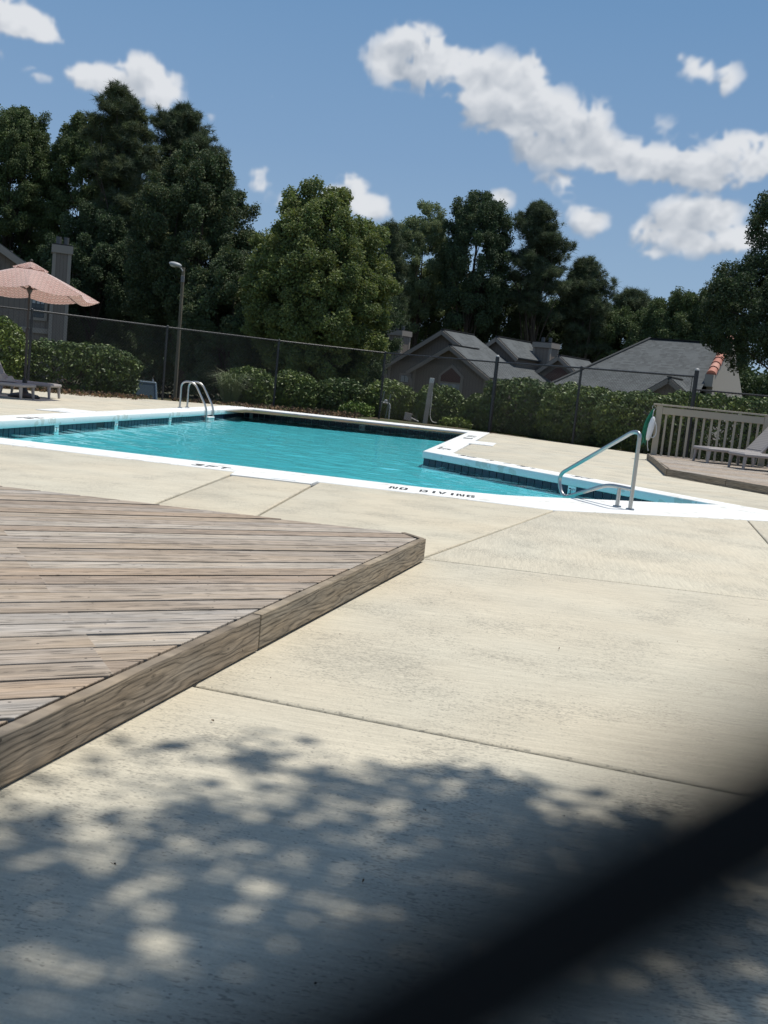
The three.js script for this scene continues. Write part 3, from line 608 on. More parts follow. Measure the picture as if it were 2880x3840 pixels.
// ---------------------------------------------------------------- foliage
function leafCluster(n, spread, len, wid, seed, droop = 0) {
  const r = rng(seed), pos = [];
  for (let k = 0; k < n; k++) {
    let c; do c = V(r() * 2 - 1, r() * 2 - 1, r() * 2 - 1); while (c.lengthSq() > 1); c.multiplyScalar(spread);
    const dir = V(r() * 2 - 1, (r() - 0.45 - droop) * 1.3, r() * 2 - 1).normalize(), side = V(r() * 2 - 1, (r() - 0.5) * 0.7, r() * 2 - 1).cross(dir).normalize(), nn = dir.clone().cross(side);
    const L = len * (0.7 + 0.6 * r()), w = wid * (0.7 + 0.6 * r()) / 2;
    const a = c.clone().addScaledVector(dir, -L / 2), b = c.clone().addScaledVector(side, w).addScaledVector(nn, w * 0.35), d = c.clone().addScaledVector(side, -w).addScaledVector(nn, w * 0.35), e = c.clone().addScaledVector(dir, L / 2);
    for (const q of [a, b, e, a, e, d]) pos.push(q.x, q.y, q.z);
  }
  const g = new THREE.BufferGeometry(); g.setAttribute('position', new THREE.Float32BufferAttribute(pos, 3)); g.computeVertexNormals(); return g;
}
function needleTuft(n, len, wid, seed) {
  const r = rng(seed), pos = [];
  for (let k = 0; k < n; k++) {
    const dir = V(r() * 2 - 1, r() * 1.5 - 0.35, r() * 2 - 1).normalize(), side = V(r() - 0.5, r() - 0.5, r() - 0.5).cross(dir).normalize().multiplyScalar(wid / 2), o = V(r() - 0.5, r() - 0.5, r() - 0.5).multiplyScalar(len * 0.6), L = len * (0.7 + 0.5 * r());
    const a = o.clone().add(side), b = o.clone().sub(side), e = o.clone().addScaledVector(dir, L);
    for (const q of [a, b, e]) pos.push(q.x, q.y, q.z);
  }
  const g = new THREE.BufferGeometry(); g.setAttribute('position', new THREE.Float32BufferAttribute(pos, 3)); g.computeVertexNormals(); return g;
}
const leafMat = (r, g, b, rough = 0.9, through = 0.25) => new THREE.MeshPhysicalMaterial({ color: lin(r, g, b), roughness: rough, transmission: through, thickness: 0, side: THREE.DoubleSide });
const LEAF = { broad: leafCluster(34, 0.42, 0.125, 0.078, 1), maple: leafCluster(32, 0.42, 0.14, 0.10, 2), fine: leafCluster(26, 0.32, 0.11, 0.065, 3), hedge: leafCluster(18, 0.13, 0.075, 0.042, 4), oak: leafCluster(14, 0.17, 0.10, 0.055, 6), pine: needleTuft(40, 0.27, 0.020, 5) };
const barkTex = texture(256, 256, (u, v, p) => { const k = 0.5 + 0.9 * fbm(u * 16, v * 5, 4, 16, 5); p[0] = .085 * k; p[1] = .066 * k; p[2] = .05 * k; });
const bark = new THREE.MeshStandardMaterial({ map: again(barkTex, 2, 6), bumpMap: again(barkTex, 2, 6), bumpScale: 0.03, roughness: 1 });
function spread(name, geo, material, parent, spots, tints, seed) {      // leaf sprays over the given spots [x, y, z, scale]
  const m = new THREE.InstancedMesh(geo, material, spots.length), r = rng(seed), M = new THREE.Matrix4(), q = new THREE.Quaternion(), e = new THREE.Euler(), c = new THREE.Color();
  spots.forEach(([x, y, z, s], i) => {
    e.set((r() - 0.5) * 1.2, r() * 6.283, (r() - 0.5) * 1.2); q.setFromEuler(e); M.compose(V(x, y, z), q, V(s, s, s)); m.setMatrixAt(i, M);
    const t = tints[Math.floor(r() * tints.length)], k = 0.8 + 0.4 * r(); m.setColorAt(i, c.setRGB(t[0] * k, t[1] * k, t[2] * k));
  });
  m.name = name; m.castShadow = m.receiveShadow = true; m.userData.kind = 'stuff'; parent.add(m); return m;
}
function limbs(base, top, r0, tips, seed) {      // a trunk and limbs that curve out to the tips
  const r = rng(seed), gs = [], mid = base.clone().lerp(top, 0.5).add(V((r() - 0.5) * 0.5, 0, (r() - 0.5) * 0.5)), curve = new THREE.CatmullRomCurve3([base.clone().add(V(0, -0.5, 0)), base.clone().lerp(mid, 0.5), mid, top]);
  const N = 14, C = 9, pos = [], uv = [], idx = [], fr = curve.computeFrenetFrames(N, false);
  for (let j = 0; j <= N; j++) { const p = curve.getPoint(j / N), rad = r0 * (1.25 - 0.25 * Math.min(1, j / 2)) * (1 - 0.8 * j / N); for (let i = 0; i <= C; i++) { const a = i / C * 6.2832, n = fr.normals[j].clone().multiplyScalar(Math.cos(a)).addScaledVector(fr.binormals[j], Math.sin(a)); pos.push(p.x + n.x * rad, p.y + n.y * rad, p.z + n.z * rad); uv.push(i / C, j / N); } }
  for (let j = 0; j < N; j++) for (let i = 0; i < C; i++) { const a = j * (C + 1) + i, b = a + 1, c = a + C + 1, d = c + 1; idx.push(a, b, c, b, d, c); }
  const g = new THREE.BufferGeometry(); g.setAttribute('position', new THREE.Float32BufferAttribute(pos, 3)); g.setAttribute('uv', new THREE.Float32BufferAttribute(uv, 2)); g.setIndex(idx); g.computeVertexNormals();
  const out = [];
  for (const tip of tips) {
    const f = clamp(0.32 + 0.6 * r() * clamp((tip.y - base.y) / (top.y - base.y))), o = curve.getPoint(f), l = o.distanceTo(tip);
    const c = new THREE.CatmullRomCurve3([o, o.clone().lerp(tip, 0.45).add(V((r() - 0.5) * l * 0.15, l * 0.10, (r() - 0.5) * l * 0.15)), tip]), rad = Math.max(0.015, r0 * 0.34 * (1 - f * 0.6));
    const tb = new THREE.TubeGeometry(c, 6, rad, 5), ps = tb.attributes.position;
    for (let j = 0; j <= 6; j++) { const p = c.getPointAt(j / 6), k = 1 - 0.75 * j / 6; for (let i = 0; i <= 5; i++) { const q = j * 6 + i; ps.setXYZ(q, p.x + (ps.getX(q) - p.x) * k, p.y + (ps.getY(q) - p.y) * k, p.z + (ps.getZ(q) - p.z) * k); } }
    out.push(tb);
  }
  return { trunk: g, limb: out.length ? merge(out) : null };
}
// crown: lobes spread over an ellipsoid, sprays spread over the lobes
function crownSpots(cx, cy, cz, rx, ry, rz, nLobes, nSpots, scale, seed, lobeSize = 0.34, low = -0.85) {
  const r = rng(seed), lobes = [], spots = [];
  nLobes = Math.round(nLobes * 4.2); lobeSize *= 0.52;
  for (let k = 0; k < nLobes; k++) {
    let d; do d = V(r() * 2 - 1, r() * 2 - 1, r() * 2 - 1); while (d.lengthSq() > 1 || d.y / d.length() < low); const q = d.length(); d.normalize();
    const bulge = 0.84 + 0.36 * fbm(d.x * 2.2 + seed, d.y * 2.2 + d.z * 1.7 + seed * 0.7, 2), f = (0.30 + 0.74 * Math.pow(q, 0.7)) * bulge, s = lobeSize * (0.5 + 0.95 * r()) * (1.35 - 0.6 * f);
    const ax = V(d.x * 0.8 + (r() - 0.5) * 1.1, d.y * 0.5 + 0.35 + (r() - 0.5) * 0.9, d.z * 0.8 + (r() - 0.5) * 1.1).normalize();
    lobes.push([cx + d.x * rx * f, cy + d.y * ry * f, cz + d.z * rz * f, s * rx, s * Math.min(ry, rx * 1.2) * 0.7, s * rz, ax, (0.9 + 1.5 * r()) * s * rx]);
  }
  for (let k = 0; k < nSpots; k++) {
    const L = lobes[Math.floor(r() * lobes.length)]; let d; do d = V(r() * 2 - 1, r() * 2 - 1, r() * 2 - 1); while (d.lengthSq() > 1);
    const t = r(), f = (1.05 - 0.75 * t) * (0.5 + 0.6 * r()), g = (t - 0.4) * 1.5 * L[7];          // a bough that thins towards its tip
    spots.push([L[0] + L[6].x * g + d.x * L[3] * f, L[1] + L[6].y * g + d.y * L[4] * f, L[2] + L[6].z * g + d.z * L[5] * f, scale * (0.5 + 0.55 * r()) * (1.1 - 0.35 * t)]);
  }
  return { lobes, spots };
}
const WOOD = 'trees beyond the fence';
// a leafy tree whose crown spans the photo box u0..u1, v0 (top) .. v1 (bottom) at a depth; units are of a 1659-wide view
function leafyTree(name, label, u0, u1, v0, v1, depth, o) {
  const uc = (u0 + u1) / 2, C = at(uc * K, (v0 + v1) / 2 * K, depth), top = at(uc * K, v0 * K, depth), bot = at(uc * K, v1 * K, depth), rx = (u1 - u0) * K / 2 * 0.93 * depth / FOCAL, ry = (top.y - bot.y) / 2 * 0.97;
  const y = land(C.x, C.z), t = thing(name, label, 'tree', [C.x, y, C.z], 0, o.group ?? WOOD), cy = C.y - y;
  const { lobes, spots } = crownSpots(0, cy, 0, rx, ry, rx * (o.deep ?? 0.85), o.lobes ?? 34, o.n, (o.scale ?? 1) * Math.max(1, depth / 52), o.seed, o.lobe, o.low);
  for (const [a, b, c, d, n, k] of o.extra ?? []) {       // a further bough with its own mass of leaves
    const q = at((a + b) / 2 * K, (c + d) / 2 * K, depth), more = crownSpots(q.x - C.x, q.y - y, q.z - C.z, (b - a) * K / 2 * depth / FOCAL, (d - c) * K / 2 * depth / FOCAL, (b - a) * K / 2 * depth / FOCAL, k, n, o.scale ?? 1, o.seed + 50, o.lobe, o.low);
    lobes.push(...more.lobes); spots.push(...more.spots);
  }
  const tips = lobes.filter((_, i) => i % 6 === 0).map((l) => V(l[0], l[1], l[2]));
  const w = limbs(V(0, 0, 0), V(0, cy + ry * 0.75, 0), o.trunk ?? 0.22, tips, o.seed);
  const tk = part('trunk', w.trunk, o.bark ?? bark, t); if (w.limb) part('limbs', w.limb, o.bark ?? bark, tk);
  spread('crown', o.leaf ?? LEAF.broad, o.mat, t, spots, o.tints ?? [[1, 1, 1]], o.seed + 7);
  return t;
}
function pineTree(name, label, u0, u1, v0, v1, depth, o) {
  const uc = (u0 + u1) / 2, C = at(uc * K, v1 * K, depth), top = at((o.apex ?? uc) * K, v0 * K, depth), R = (u1 - u0) * K / 2 * depth / FOCAL, y = land(C.x, C.z);
  const t = thing(name, label, 'tree', [C.x, y, C.z], 0, WOOD), r = rng(o.seed), H = top.y - y, h0 = C.y - y, lean = top.x - C.x;
  const spots = [], tips = [], N = o.branches ?? 70;
  for (let k = 0; k < N; k++) {
    const f = Math.pow((k + r()) / N, 0.9), hh = lerp(h0, H - 0.3, f), prof = Math.pow(Math.max(0, 1 - Math.pow(f, o.blunt ?? 2.2)), 0.75) * (0.55 + 0.45 * Math.min(1, f * 4)), L = R * (0.35 + 0.75 * r()) * Math.max(0.12, prof), a = r() * 6.283;
    const tip = V(lean * f * hh / H + Math.cos(a) * L, hh + 0.12 * L, Math.sin(a) * L * 0.9); tips.push(tip);
    const nc = 2 + Math.round(L * 1.3 + r() * 1.5), m = Math.max(4, Math.round((o.n / N) * (0.45 + 0.75 * L / R) / nc)), big = Math.max(1, depth / 55);
    for (let c = 0; c < nc; c++) {
      const g = 1 - 0.68 * c / nc - 0.08 * r(), cr = (0.24 + 0.16 * r()) * big, ox = lean * f * hh / H, px = ox + (tip.x - ox) * g + (r() - 0.5) * 0.35 * L, py = lerp(hh, tip.y, g) + (r() - 0.3) * 0.35, pz = tip.z * g + (r() - 0.5) * 0.35 * L;
      for (let q = 0; q < m; q++) spots.push([px + (r() + r() - 1) * cr * 1.5, py + (r() + r() - 0.9) * cr * 0.9, pz + (r() + r() - 1) * cr * 1.5, (0.75 + 0.5 * r()) * big]);
    }
  }
  const w = limbs(V(0, 0, 0), V(lean, H - 0.2, 0), o.trunk ?? 0.24, tips.filter((_, i) => i % 2 === 0), o.seed);
  const tk = part('trunk', w.trunk, bark, t); if (w.limb) part('limbs', w.limb, bark, tk);
  spread('crown', LEAF.pine, o.mat, t, spots, o.tints ?? [[1, 1, 1]], o.seed + 3);
  return t;
}

// ---------------------------------------------------------------- trees beyond the fence
const glossy = (r, g, b, rough) => new THREE.MeshStandardMaterial({ color: lin(r, g, b), roughness: rough, side: THREE.DoubleSide });
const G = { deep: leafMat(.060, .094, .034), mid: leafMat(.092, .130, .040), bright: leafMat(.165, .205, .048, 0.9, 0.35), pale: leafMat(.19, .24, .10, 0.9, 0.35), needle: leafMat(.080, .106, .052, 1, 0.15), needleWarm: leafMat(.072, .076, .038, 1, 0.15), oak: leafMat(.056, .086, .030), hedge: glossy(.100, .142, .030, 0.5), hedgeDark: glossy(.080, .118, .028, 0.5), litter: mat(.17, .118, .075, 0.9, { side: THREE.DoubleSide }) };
const GREENS = [[1, 1, 1], [1.15, 1.1, .95], [.8, .86, .9], [.95, 1.05, .85]], WARM = [[1, 1, 1], [1.35, 1.2, .9], [.8, .85, .9], [1.1, 1.1, .8]];
leafyTree('broadleaf_tree', 'dark broadleaf tree rising behind the brown house gable', -70, 118, 228, 640, 54, { n: 7000, seed: 101, mat: G.mid, tints: GREENS, lobes: 46, lobe: .27 });
leafyTree('broadleaf_tree', 'narrow broadleaf tree squeezed between house chimney and the tall pine', 95, 250, 242, 640, 54, { n: 5600, seed: 102, mat: G.mid, tints: GREENS, lobes: 40, lobe: .28 });
pineTree('pine_tree', 'tallest pine with a blunt rounded top behind the pink parasol', 190, 352, 200, 560, 50, { n: 6800, seed: 103, mat: G.needle, tints: WARM, apex: 272, blunt: 5, branches: 130 });
pineTree('pine_tree', 'spreading pine whose crown leans out right beside the tallest pine', 305, 530, 236, 560, 53, { n: 6600, seed: 104, mat: G.needle, tints: GREENS, apex: 398, blunt: 3.6, branches: 110 });
leafyTree('broadleaf_tree', 'large dark broadleaf tree with reddish top in front of the leaning pine', 285, 545, 342, 820, 44, { n: 10500, seed: 105, mat: G.deep, tints: [...GREENS, [1.5, 1.1, .8]], lobes: 64, lobe: .25 });
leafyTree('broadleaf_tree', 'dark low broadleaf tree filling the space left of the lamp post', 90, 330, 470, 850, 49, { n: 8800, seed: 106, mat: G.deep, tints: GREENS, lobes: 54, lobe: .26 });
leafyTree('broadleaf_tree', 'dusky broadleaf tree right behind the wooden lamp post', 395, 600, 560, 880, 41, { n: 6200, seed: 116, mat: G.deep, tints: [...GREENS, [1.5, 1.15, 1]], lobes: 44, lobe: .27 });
leafyTree('maple_tree', 'bright yellow-green maple standing left of the grey-roofed house', 540, 832, 455, 850, 39, { extra: [[600, 770, 402, 600, 1300, 13], [700, 845, 480, 700, 900, 12]], n: 7000, seed: 107, mat: G.bright, tints: [[1, 1, 1], [1.1, 1.02, .8], [.72, .8, .9], [.85, .95, .9]], leaf: LEAF.maple, lobes: 74, lobe: .22, trunk: .2 });
pineTree('pine_tree', 'slim dark pine half hidden between maple and pale tree', 800, 885, 488, 740, 74, { n: 2200, seed: 108, mat: G.needle, tints: GREENS, blunt: 1.6, branches: 60 });
leafyTree('pale_tree', 'thin pale-leaved tree with open crown behind the house chimney', 842, 972, 446, 720, 76, { n: 3000, seed: 109, mat: G.pale, tints: [[1, 1, 1], [1.1, 1.05, .95], [.8, .85, .9]], leaf: LEAF.fine, lobes: 40, lobe: .2, trunk: .14 });
leafyTree('broadleaf_tree', 'tall dark narrow broadleaf tree touching the layered pine', 955, 1098, 415, 740, 74, { n: 3900, seed: 110, mat: G.deep, tints: GREENS, lobes: 44, lobe: .26, trunk: .26 });
pineTree('pine_tree', 'layered pine with flat branches and gaps of sky behind the house', 1068, 1245, 444, 700, 75, { n: 4200, seed: 111, mat: G.needle, tints: GREENS, apex: 1160, blunt: 4, branches: 66, trunk: .26 });
pineTree('pine_tree', 'shorter bushy pine right of the layered pine', 1195, 1325, 563, 770, 76, { n: 3800, seed: 112, mat: G.needle, tints: GREENS, apex: 1262, blunt: 3, branches: 80 });
pineTree('pine_tree', 'small round-topped far pine above the treeline near the big grey roof', 1312, 1420, 632, 730, 88, { n: 2000, seed: 113, mat: G.needle, tints: GREENS, blunt: 4, branches: 46 });
leafyTree('broadleaf_tree', 'rounded green tree below the far round-topped pine', 1285, 1432, 680, 830, 76, { n: 3400, seed: 114, mat: G.mid, tints: GREENS, lobes: 34, lobe: .3 });
leafyTree('broadleaf_tree', 'green tree rising straight behind the ridge of the big grey roof', 1395, 1540, 642, 830, 74, { n: 3400, seed: 115, mat: G.mid, tints: GREENS, lobes: 34, lobe: .3 });
leafyTree('broadleaf_tree', 'green tree between the grey roof ridge and the dark oak', 1490, 1625, 622, 830, 72, { n: 3200, seed: 117, mat: G.mid, tints: GREENS, lobes: 34, lobe: .3 });
leafyTree('oak_tree', 'dark oak overhanging the orange-tiled wall at the end of the roof', 1655, 1990, 372, 900, 40, { n: 4400, seed: 118, mat: G.oak, tints: GREENS, lobes: 66, lobe: .22, trunk: .3, low: -.95, extra: [[1530, 1740, 570, 790, 1700, 34], [1628, 1790, 380, 640, 900, 16]] });
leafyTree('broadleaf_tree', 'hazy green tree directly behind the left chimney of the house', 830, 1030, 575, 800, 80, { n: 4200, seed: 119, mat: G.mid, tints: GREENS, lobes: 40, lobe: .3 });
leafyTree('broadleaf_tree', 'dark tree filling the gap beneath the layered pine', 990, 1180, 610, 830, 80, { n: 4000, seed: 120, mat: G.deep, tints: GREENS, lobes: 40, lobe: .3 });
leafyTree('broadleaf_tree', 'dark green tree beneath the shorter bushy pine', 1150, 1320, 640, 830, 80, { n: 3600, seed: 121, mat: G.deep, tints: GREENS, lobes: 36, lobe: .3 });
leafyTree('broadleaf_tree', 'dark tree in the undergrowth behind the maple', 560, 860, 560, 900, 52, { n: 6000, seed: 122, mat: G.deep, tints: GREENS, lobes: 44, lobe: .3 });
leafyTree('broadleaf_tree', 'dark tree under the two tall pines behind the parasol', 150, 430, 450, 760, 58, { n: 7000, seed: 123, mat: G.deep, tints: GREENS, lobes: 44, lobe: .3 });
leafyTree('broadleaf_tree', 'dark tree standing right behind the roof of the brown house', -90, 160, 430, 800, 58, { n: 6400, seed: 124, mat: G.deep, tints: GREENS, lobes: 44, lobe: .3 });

// the wood farther off, which reads as one mass
(function farWood() {
  const r = rng(40), spots = [];
  for (let k = 0; k < 26000; k++) {
    const a = -0.75 + 1.5 * r(), dist = 92 + 14 * r(), x = Math.sin(a) * dist, z = -Math.cos(a) * dist, h = 5.2 + 2.6 * fbm(a * 14 + 30, 3, 3) + (a < -0.02 ? 3 : 0);
    spots.push([x, -2 + h * Math.pow(r(), 0.6), z, 2.2 + 1.4 * r()]);
  }
  const m = spread('distant_wood', LEAF.broad, G.deep, scene, spots, GREENS, 41); tag(m, 'dark distant wood closing the view behind houses and trees', 'wood');
})();

// ---------------------------------------------------------------- hedges and shrubs along the fence
function shrub(name, label, u0, u1, v0, v1, depth, o) {
  const uc = (u0 + u1) / 2, C = at(uc * K, v0 * K, depth), x = C.x, z = C.z, y = Math.min(land(x, z), 0), top = C.y, rx = (u1 - u0) * K / 2 * depth / FOCAL, h = top - y, rz = o.deep ?? Math.min(rx, 0.75), r = rng(o.seed), e = o.e ?? 3, turn = o.turn ?? 0;
  const t = thing(name, label, o.category ?? 'shrub', [x, y, z], turn, o.group ?? 'shrubs behind the chain link fence');
  const spots = [], ar = (rx * rz + rx * h + rz * h) * 4;
  for (let k = 0; k < ar * (o.dense ?? 85); k++) {
    const d = V(r() * 2 - 1, r() * 2 - 1, r() * 2 - 1).normalize(), q = Math.pow(Math.pow(Math.abs(d.x), e) + Math.pow(Math.abs(d.y), e) + Math.pow(Math.abs(d.z), e), -1 / e);
    const lump = 1 + 0.22 * (fbm(d.x * 2.4 * q * rx + o.seed, d.y * 2 * q + d.z * q * 2 + 9, 3) - 0.5), s = q * lump * (1 - 0.20 * r() * r());
    const yy = h / 2 + d.y * s * h / 2; if (yy < 0.05) continue;
    spots.push([d.x * s * rx, yy, d.z * s * rz, (o.size ?? 1) * (0.75 + 0.6 * r())]);
  }
  const stems = []; for (let k = 0; k < 5 + rx * 4; k++) stems.push(bar(V((r() - 0.5) * rx * 1.3, 0, (r() - 0.5) * rz * 0.8), V((r() - 0.5) * rx * 1.7, h * 0.7, (r() - 0.5) * rz * 1.2), 0.025, 0.010, 5));
  part('stems', merge(stems), bark, t);
  spread('foliage', o.leaf ?? LEAF.hedge, o.mat ?? G.hedge, t, spots, o.tints ?? [[1, 1, 1], [1.3, 1.2, .8], [.75, .8, .9], [1, 1.05, .9]], o.seed + 1);
  return t;
}
shrub('shrub', 'rounded yellow-green bush left of the parasol pole', -54, 50, 690, 836, 25.2, { seed: 201, e: 2.3, tints: [[1.35, 1.3, .9], [1, 1, 1], [1.6, 1.45, 1]] });
shrub('hedge', 'clipped dark green hedge behind the parasol pole and loungers', 38, 291, 748, 856, 26.8, { seed: 202, e: 4, deep: .8, category: 'hedge', turn: .55, mat: G.hedgeDark });
shrub('shrub', 'rounded shrub right of the steel pool ladder', 484, 594, 800, 884, 30.0, { seed: 203, e: 2.25 });
shrub('shrub', 'rounded shrub second along from the pool ladder', 591, 690, 808, 892, 30.6, { seed: 204, e: 2.25 });
shrub('shrub', 'lower shrub third along from the pool ladder', 688, 794, 824, 902, 31.0, { seed: 205, e: 2.25, mat: G.hedgeDark });
shrub('shrub', 'rounded shrub behind the grey water pipes', 792, 899, 828, 912, 31.2, { seed: 206, e: 2.3, tints: [[1.2, 1.15, .8], [1, 1, 1], [1.4, 1.3, .8]] });
shrub('shrub', 'rounded shrub behind the leaning wooden post', 904, 1004, 838, 920, 30.6, { seed: 207, e: 2.3 });
shrub('shrub', 'small shrub between the leaning wooden post and the thick fence post', 1004, 1074, 857, 928, 30.0, { seed: 208, e: 2.25 });
shrub('hedge', 'tall unclipped hedge behind the fence right of the thick post', 1050, 1225, 825, 950, 28.0, { seed: 209, e: 3, deep: .9, category: 'hedge', turn: -.6, mat: G.hedgeDark });
shrub('hedge', 'middle stretch of tall hedge behind the steel handrail', 1185, 1345, 840, 970, 26.2, { seed: 210, e: 3, deep: .9, category: 'hedge', turn: -.6 });
shrub('hedge', 'stretch of hedge left of the slat railing corner', 1310, 1470, 854, 985, 24.8, { seed: 211, e: 3.2, deep: .9, category: 'hedge', turn: -.6 });
shrub('hedge', 'clipped hedge behind the slat railing and loungers', 1430, 1760, 864, 990, 24.2, { seed: 212, e: 4, deep: .8, category: 'hedge', turn: -.3 });
shrub('shrub', 'low yellow-green plant at the foot of the shrub by the thick fence post', 958, 1015, 909, 928, 29.6, { seed: 213, e: 2.4, tints: [[1.6, 1.5, .8], [1.3, 1.2, .8]] });
shrub('shrub', 'low bright plant in front of the third shrub by the fence', 739, 802, 876, 906, 29.8, { seed: 214, e: 2.2, tints: [[1.3, 1.4, .8], [1, 1.1, .8]] });
(function tallGrass() {
  const p = at(498 * K, 850 * K, 29.2), t = thing('grass_clump', 'tall arching grass clump beside the shrub near the ladder', 'grass clump', [p.x, land(p.x, p.z), p.z]), r = rng(9), pos = [];
  for (let k = 0; k < 420; k++) {
    const a = r() * 6.283, L = 0.7 + 0.7 * r(), o = V((r() - 0.5) * 0.3, 0, (r() - 0.5) * 0.3), d = V(Math.cos(a), 0, Math.sin(a)), s = V(-d.z, 0, d.x).multiplyScalar(0.008), m = o.clone().addScaledVector(d, L * 0.28).setY(L * 0.72), e = o.clone().addScaledVector(d, L * 0.75).setY(L * (0.55 + 0.3 * r()));
    for (const q of [o.clone().add(s), o.clone().sub(s), m.clone().add(s), o.clone().sub(s), m.clone().sub(s), m.clone().add(s), m.clone().add(s), m.clone().sub(s), e]) pos.push(q.x, q.y, q.z);
  }
  const g = new THREE.BufferGeometry(); g.setAttribute('position', new THREE.Float32BufferAttribute(pos, 3)); g.computeVertexNormals(); part('blades', g, leafMat(.15, .19, .07), t);
})();
(function leafLitter() {
  const r = rng(17), spots = [], bits = leafCluster(7, 0.09, 0.07, 0.045, 12);
  for (let k = 0; k < 3400; k++) { const x = -9.5 + 8.5 * r(), z = fenceZ(x) - 0.8 + 2.2 * Math.pow(r(), 1.3); if (z > fenceZ(x) + 1.2 || (x > -6.3 && z > -26.7 && x < 2.6) || z > -23.6) continue; spots.push([x, Math.max(land(x, z), -0.04) + 0.035 * r(), z, 0.7 + 0.7 * r()]); }
  tag(spread('leaf_litter', bits, G.litter, scene, spots, [[1, 1, 1], [.6, .55, .5], [1.3, 1.1, .9], [.5, .7, .35]], 18), 'brown fallen leaves lying between paving and fence', 'leaf litter');
})();

// ---------------------------------------------------------------- houses
const shingleTex = texture(512, 512, (u, v, p) => {
  const row = Math.floor(u * 14), fu = u * 14 - row, tab = Math.floor(v * 10 + (row % 2) * 0.5 + HASH[row * 7] * 0.3), k = 0.72 + 0.42 * HASH[(row * 131 + tab * 17) & 65535] - 0.38 * smooth(0.86, 1, fu) + 0.16 * (vnoise(u * 200, v * 200, 200, 200) - 0.5);
  p[0] = .090 * k; p[1] = .099 * k; p[2] = .103 * k;
});
const shingles = new THREE.MeshStandardMaterial({ map: again(shingleTex, 0.5, 0.5), bumpMap: again(shingleTex, 0.5, 0.5), bumpScale: 0.02, roughness: 0.95 });
const sidingTex = texture(256, 64, (u, v, p) => { const a = (u * 5) % 1, k = (0.92 + 0.16 * vnoise(u * 120, v * 8, 120, 8)) * (1 - 0.55 * smooth(0.06, 0.0, Math.min(a, 1 - a))); p[0] = .205 * k; p[1] = .170 * k; p[2] = .142 * k; });
const siding = new THREE.MeshStandardMaterial({ map: sidingTex, bumpMap: sidingTex, bumpScale: 0.02, roughness: 0.9 });
const trimM = mat(.30, .26, .22, 0.8), redSiding = mat(.115, .055, .045, 0.9), glassDark = new THREE.MeshStandardMaterial({ color: lin(.035, .045, .05), roughness: 0.06 }), blindM = mat(.42, .43, .42, 0.8);
function extr(pts, depth, z0) { const sh = new THREE.Shape(pts.map(([x, y]) => new THREE.Vector2(x, y))); return new THREE.ExtrudeGeometry(sh, { depth, bevelEnabled: false }).translate(0, 0, z0); }
function roofSlab(parent, xr, yr, xe, ye, z0, z1, th = 0.09) {     // from ridge (xr, yr) to eave (xe, ye), running from z0 to z1
  const L = Math.hypot(xe - xr, ye - yr), g = new THREE.BoxGeometry(L, th, z1 - z0), uv = g.attributes.uv;
  for (let i = 0; i < uv.count; i++) uv.setXY(i, uv.getX(i) * L, uv.getY(i) * (z1 - z0));
  const m = part('roof_slope', g, shingles, parent), a = Math.atan2(ye - yr, xe - xr);
  m.position.set((xr + xe) / 2 - Math.sin(a) * 0, (yr + ye) / 2 + th / 2, (z0 + z1) / 2); m.rotation.z = xe > xr ? a : a + Math.PI; return m;
}
// a gabled block: ridge along z, front gable at z1; heights are above the thing's base
function gableBlock(t, x0, x1, z0, z1, eave, ridge, o = {}) {
  const xc = (x0 + x1) / 2, k = (ridge - eave) / (xc - x0), ov = o.over ?? 0.32;
  part('wall', extr([[x0, 0], [x1, 0], [x1, eave], [xc, ridge], [x0, eave]], z1 - z0, z0), o.wall ?? siding, t);
  roofSlab(t, xc, ridge + 0.03, x0 - ov, eave - ov * k + 0.03, z0, z1 + 0.25); roofSlab(t, xc, ridge + 0.031, x1 + ov, eave - ov * k + 0.031, z0, z1 + 0.25);
  for (const s of [-1, 1]) {
    const xe = xc + s * (xc - x0 + ov), ye = eave - ov * k, L = Math.hypot(xe - xc, ye - ridge), m = part('rake_board', box(L, 0.22, 0.045), trimM, t);
    m.position.set((xc + xe) / 2, (ridge + ye) / 2 - 0.06, z1 + 0.28); m.rotation.z = s * Math.atan2(ye - ridge, Math.abs(xe - xc));
  }
  part('ridge_cap', box(0.24, 0.05, z1 - z0 + 0.27).translate(xc, ridge + 0.13, (z0 + z1) / 2 + 0.12), mat(.03, .03, .03, 1), t);
  if (o.corner !== false) for (const x of [x0 + 0.07, x1 - 0.07]) part('corner_board', box(0.16, eave, 0.05).translate(x, eave / 2, z1 + 0.026), trimM, t);
  if (o.gutter) for (const s of o.gutter) {
    const x = s < 0 ? x0 : x1, e = x + s * (ov + 0.03), ye = eave - ov * k - 0.02, gt = part('gutter', box(0.11, 0.1, z1 - z0 + 0.2).translate(e, ye, (z0 + z1) / 2 + 0.1), trimM, t);
    part('downspout', tube([V(e, ye, z1 + 0.12), V(e, ye - 0.18, z1 + 0.12), V(x + s * 0.02, ye - 0.42, z1 + 0.12), V(x + s * 0.02, ye - 0.7, z1 + 0.12), V(x + s * 0.02, 0.1, z1 + 0.12)], 0.05, 24, 6), trimM, gt);
  }
}
